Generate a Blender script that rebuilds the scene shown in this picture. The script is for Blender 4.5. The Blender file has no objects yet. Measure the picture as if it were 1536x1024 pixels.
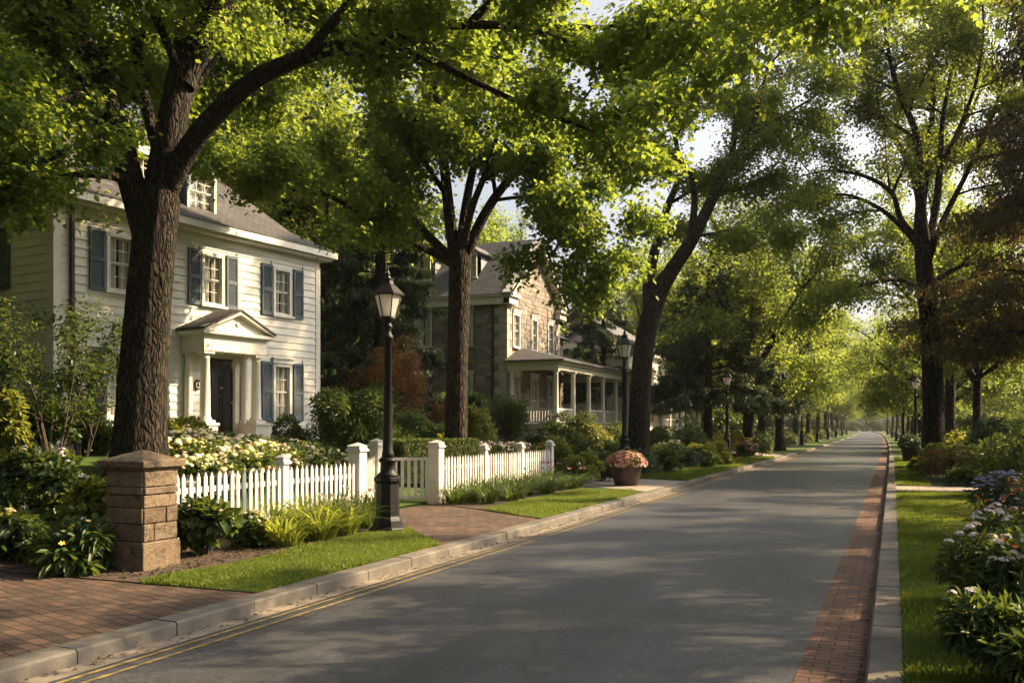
import bpy, math, random
import numpy as np
from mathutils import Vector, Matrix

R = math.radians
C = bpy.context.scene.collection
SC = bpy.context.scene

# ------------------------------------------------------------------ camera
FPX, CX, HY, EYE = 1400.0, 768.0, 640.0, 1.7          # measured on the photograph
YAW = math.atan(572.0 / 1400.0)
SN, CS = math.sin(YAW), math.cos(YAW)
cam = bpy.data.cameras.new('camera')
cam.sensor_width = 36
cam.lens = 36 * FPX / 1536
cam.shift_y = 128 / 1536
cam.clip_end = 4000
cam.clip_start = 0.05
camo = bpy.data.objects.new('camera', cam)
C.objects.link(camo)
camo.location = (0, 0, EYE)
camo.rotation_euler = (R(90), 0, YAW)
SC.camera = camo

# ------------------------------------------------------------------ sky, sun, exposure
SUN_DIR = Vector((0.77, 0.64, 0)).normalized()         # horizontal direction towards the sun
SUN_EL = R(34)
world = bpy.data.worlds.new('World')
SC.world = world
world.use_nodes = True
wn = world.node_tree
bg = wn.nodes['Background']
sky = wn.nodes.new('ShaderNodeTexSky')
sky.sky_type = 'NISHITA'
sky.sun_disc = False
sky.sun_elevation = SUN_EL
sky.sun_rotation = math.atan2(SUN_DIR.x, SUN_DIR.y)
sky.dust_density = 7.0
sky.air_density = 0.7
sky.ozone_density = 0.3
hsv = wn.nodes.new('ShaderNodeHueSaturation')                # hazy, whitish summer sky
hsv.inputs['Saturation'].default_value = 0.5
wn.links.new(sky.outputs[0], hsv.inputs['Color'])
wn.links.new(hsv.outputs[0], bg.inputs[0])
bg.inputs[1].default_value = 0.085
sl = bpy.data.lights.new('sun', 'SUN')
sl.energy = 5.0
sl.angle = R(0.6)
sl.color = (1.0, 0.735, 0.42)
so = bpy.data.objects.new('sun', sl)
C.objects.link(so)
sd = Vector((SUN_DIR.x * math.cos(SUN_EL), SUN_DIR.y * math.cos(SUN_EL), math.sin(SUN_EL)))
so.rotation_euler = (-sd).to_track_quat('-Z', 'Y').to_euler()
so.location = (30, 30, 40)
SC.view_settings.view_transform = 'Standard'
SC.view_settings.look = 'None'
SC.view_settings.exposure = 1.7
SC.view_settings.gamma = 1
SC.cycles.max_bounces = 8
SC.cycles.diffuse_bounces = 4
SC.cycles.glossy_bounces = 3
SC.cycles.transmission_bounces = 4
SC.cycles.transparent_max_bounces = 8
SC.cycles.caustics_reflective = False
SC.cycles.caustics_refractive = False


# ------------------------------------------------------------------ measuring helpers
def at(px, depth):
    """ground position of photo column px at a distance along the view axis"""
    a = (px - CX) / FPX
    return depth * (-SN + a * CS), depth * (CS + a * SN)


def P3(px, py, depth):
    x, y = at(px, depth)
    return Vector((x, y, EYE + (HY - py) * depth / FPX))


def bend(y):
    return -0.00006 * (y - 25) ** 2 if y > 25 else 0.0


def sstep(t):
    t = min(1.0, max(0.0, t))
    return t * t * (3 - 2 * t)


def gz(x, y):
    """height of the ground"""
    if y > 25:
        x -= bend(y)
    if x < -2.7:
        return 0.10 + 1.0 * sstep((-9.15 - x) / 4.6)
    return 0.10 + 0.25 * sstep((x - 2.6) / 6.0)


# ------------------------------------------------------------------ materials
def newmat(name):
    m = bpy.data.materials.new(name)
    m.use_nodes = True
    nt = m.node_tree
    return m, nt, nt.nodes, nt.links, nt.nodes['Principled BSDF']


def ramp(N, L, src, stops):
    r = N.new('ShaderNodeValToRGB')
    e = r.color_ramp.elements
    while len(e) < len(stops):
        e.new(0.5)
    for i, (p, c) in enumerate(stops):
        e[i].position = p
        e[i].color = (*c, 1)
    L.new(src, r.inputs[0])
    return r.outputs[0]


def noise(N, L, scale, detail=4, coord=None, rough=0.55):
    n = N.new('ShaderNodeTexNoise')
    n.inputs['Scale'].default_value = scale
    n.inputs['Detail'].default_value = detail
    n.inputs['Roughness'].default_value = rough
    if coord is not None:
        L.new(coord, n.inputs['Vector'])
    return n.outputs['Fac']


def objco(N):
    return N.new('ShaderNodeTexCoord').outputs['Object']


def uvco(N):
    return N.new('ShaderNodeTexCoord').outputs['UV']


def mapping(N, L, co, scale=(1, 1, 1), rot=(0, 0, 0)):
    m = N.new('ShaderNodeMapping')
    m.inputs['Scale'].default_value = scale
    m.inputs['Rotation'].default_value = rot
    L.new(co, m.inputs['Vector'])
    return m.outputs[0]


def bump(N, L, h, bs, strength=0.5, dist=0.02):
    b = N.new('ShaderNodeBump')
    b.inputs['Strength'].default_value = strength
    b.inputs['Distance'].default_value = dist
    L.new(h, b.inputs['Height'])
    L.new(b.outputs[0], bs.inputs['Normal'])


def mix(N, L, a, b, f, mode='MIX'):
    m = N.new('ShaderNodeMix')
    m.data_type = 'RGBA'
    m.blend_type = mode
    for s, v in ((m.inputs[0], f), (m.inputs[6], a), (m.inputs[7], b)):
        if isinstance(v, (int, float)):
            s.default_value = v
        elif isinstance(v, tuple):
            s.default_value = (*v, 1)
        else:
            L.new(v, s)
    return m.outputs[2]


def mat_plain(name, c1, c2, scale=3.0, rough=0.6, bmp=0.15, bscale=40, spec=0.4, metal=0.0):
    m, nt, N, L, bs = newmat(name)
    co = objco(N)
    f = noise(N, L, scale, 5, co)
    L.new(ramp(N, L, f, [(0.3, c1), (0.7, c2)]), bs.inputs['Base Color'])
    bs.inputs['Roughness'].default_value = rough
    bs.inputs['Specular IOR Level'].default_value = spec
    bs.inputs['Metallic'].default_value = metal
    if bmp:
        bump(N, L, noise(N, L, bscale, 3, co), bs, bmp, 0.01)
    return m


def mat_leaf(name, stops, trans, tfac=0.45, rough=0.5, clump=0.35, spec=0.35):
    """leaf: glossy top, light shines through; colour differs per leaf and slowly through the crown"""
    m, nt, N, L, bs = newmat(name)
    g = N.new('ShaderNodeNewGeometry')
    co = objco(N)
    f = noise(N, L, clump, 2, co)
    a = N.new('ShaderNodeMath')
    a.operation = 'MULTIPLY_ADD'
    a.inputs[1].default_value = 0.55
    L.new(g.outputs['Random Per Island'], a.inputs[0])
    b = N.new('ShaderNodeMath')
    b.operation = 'MULTIPLY_ADD'
    b.inputs[1].default_value = 0.9
    b.inputs[2].default_value = -0.22
    L.new(f, b.inputs[0])
    L.new(b.outputs[0], a.inputs[2])
    col = ramp(N, L, a.outputs[0], stops)
    L.new(col, bs.inputs['Base Color'])
    bs.inputs['Roughness'].default_value = rough
    bs.inputs['Specular IOR Level'].default_value = spec
    t = N.new('ShaderNodeBsdfTranslucent')
    tc = mix(N, L, col, trans, 0.8)
    L.new(tc, t.inputs['Color'])
    ms = N.new('ShaderNodeMixShader')
    ms.inputs[0].default_value = tfac
    L.new(bs.outputs[0], ms.inputs[1])
    L.new(t.outputs[0], ms.inputs[2])
    L.new(ms.outputs[0], N['Material Output'].inputs['Surface'])
    return m


def mat_island(name, stops, rough=0.7, bmp=0.3, bscale=25, spec=0.3, nscale=6.0, namt=0.35):
    """colour differs per connected piece (stones, blossoms)"""
    m, nt, N, L, bs = newmat(name)
    g = N.new('ShaderNodeNewGeometry')
    co = objco(N)
    f = noise(N, L, nscale, 4, co)
    col = ramp(N, L, g.outputs['Random Per Island'], stops)
    col = mix(N, L, col, ramp(N, L, f, [(0.3, (0.45, 0.45, 0.45)), (0.7, (1, 1, 1))]), namt, 'MULTIPLY')
    L.new(col, bs.inputs['Base Color'])
    bs.inputs['Roughness'].default_value = rough
    bs.inputs['Specular IOR Level'].default_value = spec
    if bmp:
        bump(N, L, noise(N, L, bscale, 4, co), bs, bmp, 0.015)
    return m


def mat_brick(name, c1, c2, mortar, bw, bh, msize=0.008, rot=0.0, rough=0.8, bmp=0.6, offset=0.5, dirt=0.5, warp=0.0):
    m, nt, N, L, bs = newmat(name)
    co = mapping(N, L, uvco(N), (1, 1, 1), (0, 0, rot))
    if warp:
        w = N.new('ShaderNodeTexNoise')
        w.inputs['Scale'].default_value = 2.5
        L.new(co, w.inputs['Vector'])
        co = mix(N, L, co, w.outputs['Color'], warp, 'ADD')
    b = N.new('ShaderNodeTexBrick')
    b.offset = offset
    for k, v in (('Scale', 1), ('Mortar Size', msize), ('Mortar Smooth', 0.3), ('Bias', 0), ('Brick Width', bw), ('Row Height', bh)):
        b.inputs[k].default_value = v
    b.inputs['Color1'].default_value = (*c1, 1)
    b.inputs['Color2'].default_value = (*c2, 1)
    b.inputs['Mortar'].default_value = (*mortar, 1)
    L.new(co, b.inputs['Vector'])
    f = noise(N, L, 1.3, 6, co, 0.65)
    f2 = noise(N, L, 40, 3, co)
    col = mix(N, L, b.outputs['Color'], ramp(N, L, f, [(0.32, (0.42, 0.42, 0.42)), (0.68, (1, 1, 1))]), dirt, 'MULTIPLY')
    col = mix(N, L, col, ramp(N, L, f2, [(0.3, (0.6, 0.6, 0.6)), (0.7, (1.1, 1.1, 1.1))]), 0.5, 'MULTIPLY')
    L.new(col, bs.inputs['Base Color'])
    bs.inputs['Roughness'].default_value = rough
    bs.inputs['Specular IOR Level'].default_value = 0.3
    hh = N.new('ShaderNodeMath')
    hh.operation = 'MULTIPLY_ADD'
    hh.inputs[1].default_value = -1.0
    L.new(b.outputs['Fac'], hh.inputs[0])
    h2 = N.new('ShaderNodeMath')
    h2.operation = 'MULTIPLY'
    h2.inputs[1].default_value = 0.35
    L.new(f2, h2.inputs[0])
    L.new(h2.outputs[0], hh.inputs[2])
    bump(N, L, hh.outputs[0], bs, bmp, 0.012)
    return m


def mat_bark(name, c1, c2, sc=1.0):
    m, nt, N, L, bs = newmat(name)
    co = objco(N)
    w = N.new('ShaderNodeTexNoise')
    w.inputs['Scale'].default_value = 3.0
    w.inputs['Detail'].default_value = 4
    L.new(co, w.inputs['Vector'])
    cw = mix(N, L, co, w.outputs['Color'], 0.16, 'ADD')
    v = mapping(N, L, cw, (17 * sc, 17 * sc, 3.6 * sc))
    vo = N.new('ShaderNodeTexVoronoi')
    vo.feature = 'DISTANCE_TO_EDGE'
    vo.inputs['Scale'].default_value = 1.0
    L.new(v, vo.inputs['Vector'])
    f = noise(N, L, 1.6, 6, v, 0.65)
    h = N.new('ShaderNodeMath')
    h.operation = 'MULTIPLY_ADD'
    h.inputs[1].default_value = 0.45
    L.new(f, h.inputs[0])
    e = ramp(N, L, vo.outputs['Distance'], [(0.0, (0, 0, 0)), (0.28, (0.8, 0.8, 0.8))])
    L.new(e, h.inputs[2])
    f2 = noise(N, L, 1.3, 5, co, 0.6)
    col = ramp(N, L, h.outputs[0], [(0.15, c1), (0.95, c2)])
    col = mix(N, L, col, ramp(N, L, f2, [(0.32, (0.60, 0.66, 0.50)), (0.62, (1.1, 1.08, 1.05))]), 0.8, 'MULTIPLY')
    L.new(col, bs.inputs['Base Color'])
    bs.inputs['Roughness'].default_value = 0.92
    bs.inputs['Specular IOR Level'].default_value = 0.15
    bump(N, L, h.outputs[0], bs, 1.0, 0.05)
    return m


def mat_glass_window(name):
    m, nt, N, L, bs = newmat(name)
    gl = N.new('ShaderNodeBsdfGlossy')
    gl.inputs['Roughness'].default_value = 0.03
    tr = N.new('ShaderNodeBsdfTransparent')
    tr.inputs[0].default_value = (0.9, 0.92, 0.92, 1)
    fr = N.new('ShaderNodeLayerWeight')
    fr.inputs[0].default_value = 0.5
    pw = N.new('ShaderNodeMath')
    pw.operation = 'POWER'
    pw.inputs[1].default_value = 3.0
    L.new(fr.outputs['Facing'], pw.inputs[0])
    ad = N.new('ShaderNodeMath')
    ad.operation = 'MULTIPLY_ADD'
    ad.inputs[1].default_value = 0.8
    ad.inputs[2].default_value = 0.10
    L.new(pw.outputs[0], ad.inputs[0])
    nb = N.new('ShaderNodeBump')
    nb.inputs['Strength'].default_value = 0.15
    nb.inputs['Distance'].default_value = 0.02
    L.new(noise(N, L, 3.5, 2, objco(N)), nb.inputs['Height'])
    L.new(nb.outputs[0], gl.inputs['Normal'])
    ms = N.new('ShaderNodeMixShader')
    L.new(ad.outputs[0], ms.inputs[0])
    L.new(tr.outputs[0], ms.inputs[1])
    L.new(gl.outputs[0], ms.inputs[2])
    L.new(ms.outputs[0], N['Material Output'].inputs['Surface'])
    return m


def mat_frosted(name):
    m, nt, N, L, bs = newmat(name)
    bs.inputs['Base Color'].default_value = (0.78, 0.76, 0.7, 1)
    bs.inputs['Roughness'].default_value = 0.25
    t = N.new('ShaderNodeBsdfTranslucent')
    t.inputs[0].default_value = (0.85, 0.83, 0.76, 1)
    ms = N.new('ShaderNodeMixShader')
    ms.inputs[0].default_value = 0.55
    L.new(bs.outputs[0], ms.inputs[1])
    L.new(t.outputs[0], ms.inputs[2])
    L.new(ms.outputs[0], N['Material Output'].inputs['Surface'])
    return m


def mat_asphalt(name):
    m, nt, N, L, bs = newmat(name)
    co = objco(N)
    big = noise(N, L, 0.5, 5, mapping(N, L, co, (1.8, 0.22, 1)), 0.6)
    sp = N.new('ShaderNodeTexVoronoi')
    sp.inputs['Scale'].default_value = 60
    L.new(co, sp.inputs['Vector'])
    fine = noise(N, L, 42, 4, co, 0.75)
    c = ramp(N, L, big, [(0.32, (0.027, 0.029, 0.036)), (0.68, (0.060, 0.062, 0.072))])
    # pale stones in the tar: each cell of the voronoi has its own tone
    tone = N.new('ShaderNodeSeparateColor')
    L.new(sp.outputs['Color'], tone.inputs[0])
    c = mix(N, L, c, ramp(N, L, tone.outputs[0], [(0.0, (0.45, 0.45, 0.46)), (0.6, (0.9, 0.9, 0.9)), (0.85, (1.2, 1.19, 1.17)), (1.0, (2.0, 1.97, 1.9))]), 0.6, 'MULTIPLY')
    c = mix(N, L, c, ramp(N, L, fine, [(0.35, (0.6, 0.6, 0.61)), (0.65, (1.3, 1.29, 1.27))]), 0.6, 'MULTIPLY')
    # patched strips and stains
    st = noise(N, L, 0.55, 7, co, 0.72)
    c = mix(N, L, c, ramp(N, L, st, [(0.36, (0.50, 0.50, 0.51)), (0.47, (1, 1, 1)), (0.64, (1.25, 1.22, 1.18))]), 0.7, 'MULTIPLY')
    cr = N.new('ShaderNodeTexVoronoi')
    cr.feature = 'DISTANCE_TO_EDGE'
    cr.inputs['Scale'].default_value = 0.30
    w = N.new('ShaderNodeTexNoise')
    w.inputs['Scale'].default_value = 1.6
    w.inputs['Detail'].default_value = 6
    L.new(co, w.inputs['Vector'])
    L.new(mix(N, L, co, w.outputs['Color'], 0.5, 'ADD'), cr.inputs['Vector'])
    c = mix(N, L, c, ramp(N, L, cr.outputs['Distance'], [(0.0, (0.3, 0.3, 0.3)), (0.006, (1, 1, 1))]), 0.6, 'MULTIPLY')
    L.new(c, bs.inputs['Base Color'])
    bs.inputs['Roughness'].default_value = 0.5
    bs.inputs['Specular IOR Level'].default_value = 0.42
    h = N.new('ShaderNodeMath')
    h.operation = 'ADD'
    L.new(tone.outputs[1], h.inputs[0])
    L.new(fine, h.inputs[1])
    bump(N, L, h.outputs[0], bs, 0.55, 0.006)
    return m


def mat_grass(name, a, b, soil=None):
    m, nt, N, L, bs = newmat(name)
    co = objco(N)
    f = noise(N, L, 1.1, 5, co)
    f2 = noise(N, L, 60, 3, co)
    c = ramp(N, L, f, [(0.3, a), (0.7, b)])
    if soil:
        f3 = noise(N, L, 0.22, 5, co)
        c = mix(N, L, c, soil, ramp(N, L, f3, [(0.5, (0, 0, 0)), (0.62, (1, 1, 1))]))
    c = mix(N, L, c, ramp(N, L, f2, [(0.3, (0.5, 0.5, 0.5)), (0.7, (1.25, 1.25, 1.2))]), 0.8, 'MULTIPLY')
    L.new(c, bs.inputs['Base Color'])
    bs.inputs['Roughness'].default_value = 0.9
    bs.inputs['Specular IOR Level'].default_value = 0.2
    bump(N, L, f2, bs, 0.8, 0.03)
    return m


M = {}
M['asphalt'] = mat_asphalt('asphalt')
M['paver'] = mat_brick('red_brick_paving', (0.175, 0.088, 0.058), (0.115, 0.064, 0.047), (0.035, 0.03, 0.026), 0.21, 0.105, 0.009, 0.0, 0.8, 0.7, 0.5, 0.6, 0.012)
M['paver_old'] = mat_brick('worn_brick_paving', (0.150, 0.090, 0.064), (0.070, 0.048, 0.039), (0.040, 0.034, 0.028), 0.23, 0.125, 0.010, R(18), 0.88, 1.0, 0.5, 0.95, 0.07)
M['concrete'] = mat_plain('kerb_concrete', (0.060, 0.054, 0.047), (0.150, 0.135, 0.116), 2.6, 0.85, 0.4, 60)
M['gutter'] = mat_plain('gutter_dust', (0.10, 0.085, 0.07), (0.24, 0.20, 0.155), 5, 0.95, 0.5, 50)
M['slab'] = mat_brick('pale_paving', (0.36, 0.30, 0.26), (0.30, 0.25, 0.22), (0.12, 0.10, 0.09), 0.6, 0.6, 0.012, 0, 0.85, 0.4, 0.0)
M['yellow'] = mat_plain('worn_yellow_paint', (0.060, 0.053, 0.040), (0.30, 0.21, 0.06), 9, 0.7, 0.3, 90)
M['ground'] = mat_grass('garden_ground', (0.030, 0.060, 0.014), (0.050, 0.090, 0.020), (0.045, 0.036, 0.026))
M['lawn'] = mat_grass('lawn_turf', (0.045, 0.082, 0.015), (0.075, 0.118, 0.021))
M['mulch'] = mat_plain('bark_mulch', (0.022, 0.015, 0.011), (0.085, 0.055, 0.036), 30, 0.95, 1.0, 45)
M['litter'] = mat_plain('dry_leaf_litter', (0.05, 0.035, 0.02), (0.16, 0.11, 0.055), 12, 0.9, 0)
M['clapboard'] = mat_plain('cream_clapboard', (0.55, 0.525, 0.465), (0.67, 0.645, 0.58), 1.5, 0.55, 0.15, 30)
M['trim'] = mat_plain('cream_trim', (0.57, 0.54, 0.475), (0.67, 0.64, 0.575), 1.6, 0.5, 0.1, 30)
def mat_weathered(name):
    """old white paint: worn patches, drip streaks and soil splash low down"""
    m, nt, N, L, bs = newmat(name)
    co = objco(N)
    c = ramp(N, L, noise(N, L, 3.0, 6, co, 0.65), [(0.3, (0.42, 0.40, 0.365)), (0.65, (0.60, 0.585, 0.55))])
    sp = N.new('ShaderNodeSeparateXYZ')
    L.new(co, sp.inputs[0])
    a = N.new('ShaderNodeMath')
    a.operation = 'MULTIPLY_ADD'
    a.inputs[1].default_value = -2.6
    L.new(sp.outputs[2], a.inputs[0])
    L.new(noise(N, L, 11.0, 5, co, 0.7), a.inputs[2])
    c = mix(N, L, c, (0.20, 0.165, 0.115), ramp(N, L, a.outputs[0], [(0.0, (0, 0, 0)), (0.7, (0.75, 0.75, 0.75))]))
    ch = noise(N, L, 26.0, 6, mapping(N, L, co, (1, 1, .35)), 0.7)
    c = mix(N, L, c, (0.22, 0.19, 0.155), ramp(N, L, ch, [(0.66, (0, 0, 0)), (0.72, (0.8, 0.8, 0.8))]))
    L.new(c, bs.inputs['Base Color'])
    bs.inputs['Roughness'].default_value = 0.6
    bump(N, L, ch, bs, 0.2, 0.01)
    return m


M['white'] = mat_plain('white_paint', (0.44, 0.425, 0.395), (0.60, 0.585, 0.55), 4, 0.5, 0.12, 50)
M['fence'] = mat_weathered('weathered_white_paint')
M['shutter'] = mat_plain('slate_blue_shutter', (0.040, 0.060, 0.080), (0.065, 0.092, 0.115), 5, 0.5, 0.1, 40)
M['dormerside'] = mat_plain('blue_grey_cladding', (0.16, 0.18, 0.21), (0.22, 0.24, 0.27), 5, 0.6, 0.1, 40)
M['shingle'] = mat_brick('roof_shingle', (0.098, 0.094, 0.098), (0.058, 0.056, 0.061), (0.026, 0.025, 0.027), 0.24, 0.14, 0.010, 0, 0.8, 0.9, 0.5, 0.5)
M['slate'] = mat_brick('slate_roof', (0.120, 0.118, 0.125), (0.080, 0.080, 0.088), (0.035, 0.035, 0.04), 0.30, 0.16, 0.010, 0, 0.7, 0.9, 0.5, 0.5)
M['door'] = mat_plain('black_navy_door', (0.005, 0.006, 0.009), (0.008, 0.010, 0.014), 6, 0.32, 0.05, 20, 0.5)
M['brass'] = mat_plain('brass', (0.55, 0.38, 0.15), (0.65, 0.46, 0.2), 8, 0.3, 0, 20, 0.5, 1.0)
M['glass'] = mat_glass_window('window_glass')
M['curtain'] = mat_plain('pale_curtain', (0.66, 0.65, 0.58), (0.80, 0.78, 0.70), 6, 0.9, 0.3, 18)
M['inside'] = mat_plain('dim_room', (0.045, 0.04, 0.035), (0.08, 0.07, 0.06), 1, 0.9, 0)
M['pipe'] = mat_plain('dark_downspout', (0.030, 0.018, 0.017), (0.05, 0.03, 0.028), 4, 0.5, 0.1)
M['iron'] = mat_plain('black_cast_iron', (0.006, 0.006, 0.007), (0.013, 0.014, 0.015), 9, 0.5, 0.12, 60, 0.22)
M['frost'] = mat_frosted('frosted_lantern_glass')
M['bulb'] = mat_plain('lamp_tube', (0.8, 0.78, 0.72), (0.85, 0.82, 0.78), 3, 0.3, 0)
M['pillar'] = mat_island('brown_sandstone', [(0, (0.165, 0.122, 0.084)), (0.5, (0.27, 0.205, 0.142)), (1, (0.21, 0.165, 0.122))], 0.9, 1.0, 11, 0.15, 7.0, 0.95)
def mat_pillar(name):
    m, nt, N, L, bs = newmat(name)
    g = N.new('ShaderNodeNewGeometry')
    co = objco(N)
    col = ramp(N, L, g.outputs['Random Per Island'], [(0, (0.125, 0.094, 0.068)), (0.5, (0.215, 0.165, 0.118)), (1, (0.165, 0.132, 0.102))])
    n1 = noise(N, L, 6.0, 8, co, 0.7)
    col = mix(N, L, col, ramp(N, L, n1, [(0.30, (0.38, 0.36, 0.34)), (0.48, (0.95, 0.94, 0.92)), (0.72, (1.2, 1.15, 1.08))]), 0.9, 'MULTIPLY')
    n2 = noise(N, L, 55.0, 4, co, 0.7)
    col = mix(N, L, col, ramp(N, L, n2, [(0.3, (0.55, 0.55, 0.55)), (0.68, (1.2, 1.2, 1.2))]), 0.7, 'MULTIPLY')
    w = N.new('ShaderNodeTexNoise')
    w.inputs['Scale'].default_value = 9.0
    w.inputs['Detail'].default_value = 5
    L.new(co, w.inputs['Vector'])
    cr = N.new('ShaderNodeTexVoronoi')
    cr.feature = 'DISTANCE_TO_EDGE'
    cr.inputs['Scale'].default_value = 3.6
    L.new(mix(N, L, co, w.outputs['Color'], 0.16, 'ADD'), cr.inputs['Vector'])
    crack = ramp(N, L, cr.outputs['Distance'], [(0.0, (0.12, 0.12, 0.12)), (0.022, (1, 1, 1))])
    col = mix(N, L, col, crack, 0.75, 'MULTIPLY')
    L.new(col, bs.inputs['Base Color'])
    bs.inputs['Roughness'].default_value = 0.95
    bs.inputs['Specular IOR Level'].default_value = 0.12
    h = mix(N, L, ramp(N, L, n1, [(0.25, (0, 0, 0)), (0.75, (1, 1, 1))]), crack, 0.5, 'MULTIPLY')
    h = mix(N, L, h, ramp(N, L, n2, [(0.2, (0, 0, 0)), (0.8, (1, 1, 1))]), 0.35)
    bump(N, L, h, bs, 1.0, 0.025)
    return m


M['pillar'] = mat_pillar('brown_sandstone')
M['mortar'] = mat_plain('mortar', (0.10, 0.075, 0.055), (0.16, 0.12, 0.09), 8, 0.95, 0.5)
M['stone'] = mat_island('grey_brown_fieldstone', [(0, (0.15, 0.133, 0.115)), (0.35, (0.25, 0.215, 0.18)), (0.7, (0.195, 0.172, 0.152)), (1, (0.34, 0.30, 0.25))], 0.85, 0.8, 9, 0.25, 3.0, 0.5)
M['quoin'] = mat_plain('pale_quoin_stone', (0.30, 0.265, 0.215), (0.40, 0.355, 0.29), 3, 0.85, 0.4, 20)
M['pot'] = mat_plain('dark_glazed_pot', (0.030, 0.022, 0.018), (0.060, 0.040, 0.030), 5, 0.5, 0.2, 20)
M['carpaint'] = mat_plain('dark_car_paint', (0.03, 0.035, 0.05), (0.04, 0.045, 0.06), 3, 0.3, 0)
M['bark'] = mat_bark('furrowed_bark', (0.006, 0.005, 0.0045), (0.050, 0.040, 0.032))
M['bark2'] = mat_bark('grey_bark', (0.008, 0.007, 0.0055), (0.058, 0.047, 0.037), 0.8)
M['twig'] = mat_plain('shrub_stem', (0.035, 0.025, 0.017), (0.08, 0.06, 0.04), 9, 0.9, 0.3)
M['maple'] = mat_leaf('maple_leaf', [(0.0, (0.022, 0.058, 0.014)), (0.5, (0.042, 0.095, 0.019)), (1.0, (0.090, 0.150, 0.024))], (0.36, 0.45, 0.045), 0.5)
M['elm'] = mat_leaf('elm_leaf', [(0.0, (0.026, 0.060, 0.015)), (0.5, (0.048, 0.098, 0.021)), (1.0, (0.098, 0.150, 0.028))], (0.39, 0.46, 0.055), 0.5)
M['far'] = mat_leaf('far_leaf', [(0.0, (0.030, 0.062, 0.014)), (0.5, (0.055, 0.095, 0.020)), (1.0, (0.120, 0.150, 0.028))], (0.38, 0.46, 0.065), 0.5)
M['hemlock'] = mat_leaf('hemlock_needle', [(0.0, (0.020, 0.036, 0.016)), (0.5, (0.042, 0.060, 0.022)), (0.75, (0.085, 0.060, 0.024)), (1.0, (0.15, 0.080, 0.030))], (0.24, 0.16, 0.04), 0.35)
M['redmaple'] = mat_leaf('red_maple_leaf', [(0.0, (0.050, 0.026, 0.014)), (0.5, (0.12, 0.055, 0.024)), (1.0, (0.17, 0.10, 0.035))], (0.40, 0.18, 0.05), 0.45)
M['spruce'] = mat_leaf('spruce_needle', [(0.0, (0.014, 0.032, 0.017)), (0.5, (0.032, 0.060, 0.028)), (1.0, (0.066, 0.095, 0.036))], (0.11, 0.15, 0.045), 0.28)
M['box'] = mat_leaf('boxwood_leaf', [(0.0, (0.018, 0.042, 0.011)), (0.5, (0.038, 0.074, 0.016)), (1.0, (0.080, 0.115, 0.022))], (0.19, 0.25, 0.035), 0.33)
M['broad'] = mat_leaf('broad_leaf', [(0.0, (0.020, 0.046, 0.013)), (0.5, (0.038, 0.075, 0.018)), (1.0, (0.080, 0.115, 0.024))], (0.19, 0.24, 0.035), 0.35, 0.45)
M['blue_green'] = mat_leaf('blue_green_leaf', [(0.0, (0.022, 0.044, 0.024)), (0.5, (0.042, 0.074, 0.040)), (1.0, (0.075, 0.105, 0.055))], (0.13, 0.19, 0.07), 0.3)
M['lime'] = mat_leaf('lime_leaf', [(0.0, (0.055, 0.085, 0.014)), (0.5, (0.110, 0.145, 0.022)), (1.0, (0.18, 0.19, 0.035))], (0.38, 0.38, 0.05), 0.4)
M['rust'] = mat_leaf('rusty_grass', [(0.0, (0.060, 0.040, 0.020)), (0.5, (0.13, 0.070, 0.030)), (1.0, (0.20, 0.13, 0.05))], (0.36, 0.22, 0.06), 0.4)
M['blade'] = mat_leaf('daylily_blade', [(0.0, (0.065, 0.098, 0.018)), (0.5, (0.120, 0.165, 0.026)), (1.0, (0.20, 0.225, 0.045))], (0.50, 0.55, 0.07), 0.45, 0.45, 1.5)
M['blade_dark'] = mat_leaf('dark_blade', [(0.0, (0.022, 0.046, 0.012)), (0.5, (0.042, 0.075, 0.018)), (1.0, (0.075, 0.11, 0.026))], (0.18, 0.24, 0.04), 0.35, 0.45, 1.5)
M['turf'] = mat_leaf('turf_blade', [(0.0, (0.034, 0.066, 0.012)), (0.35, (0.060, 0.108, 0.016)), (0.7, (0.088, 0.136, 0.020)), (1.0, (0.155, 0.160, 0.040))], (0.30, 0.37, 0.035), 0.4, 0.55, 2.2)
for nm, st in (
        ('hydrangea', [(0, (0.50, 0.40, 0.17)), (0.3, (0.56, 0.50, 0.30)), (0.6, (0.38, 0.38, 0.11)), (0.8, (0.60, 0.55, 0.42)), (1, (0.52, 0.32, 0.24))]),
        ('pinkmix', [(0, (0.58, 0.30, 0.30)), (0.4, (0.70, 0.50, 0.44)), (0.7, (0.66, 0.58, 0.40)), (1, (0.50, 0.20, 0.24))]),
        ('pink', [(0, (0.50, 0.13, 0.15)), (0.5, (0.62, 0.26, 0.22)), (0.8, (0.60, 0.38, 0.26)), (1, (0.40, 0.10, 0.17))]),
        ('whitef', [(0, (0.50, 0.47, 0.44)), (0.6, (0.64, 0.60, 0.56)), (1, (0.58, 0.40, 0.42))]),
        ('yellowf', [(0, (0.60, 0.42, 0.06)), (1, (0.70, 0.55, 0.18))]),
        ('bluef', [(0, (0.22, 0.20, 0.42)), (0.5, (0.34, 0.31, 0.54)), (1, (0.42, 0.36, 0.56))]),
        ('orange', [(0, (0.60, 0.10, 0.02)), (0.6, (0.66, 0.17, 0.03)), (1, (0.62, 0.30, 0.05))]),
        ('mauve', [(0, (0.30, 0.14, 0.28)), (1, (0.46, 0.24, 0.36))])):
    M[nm] = mat_island(nm + '_petal', st, 0.7, 0, 20, 0.2, 20, 0.2)


# ------------------------------------------------------------------ object helpers
def link(o, parent=None):
    C.objects.link(o)
    if parent is not None:
        o.parent = parent
    return o


def tag(o, label=None, cat=None, group=None, kind=None):
    if label:
        o['label'] = label
    if cat:
        o['category'] = cat
    if group:
        o['group'] = group
    if kind:
        o['kind'] = kind
    return o


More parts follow.
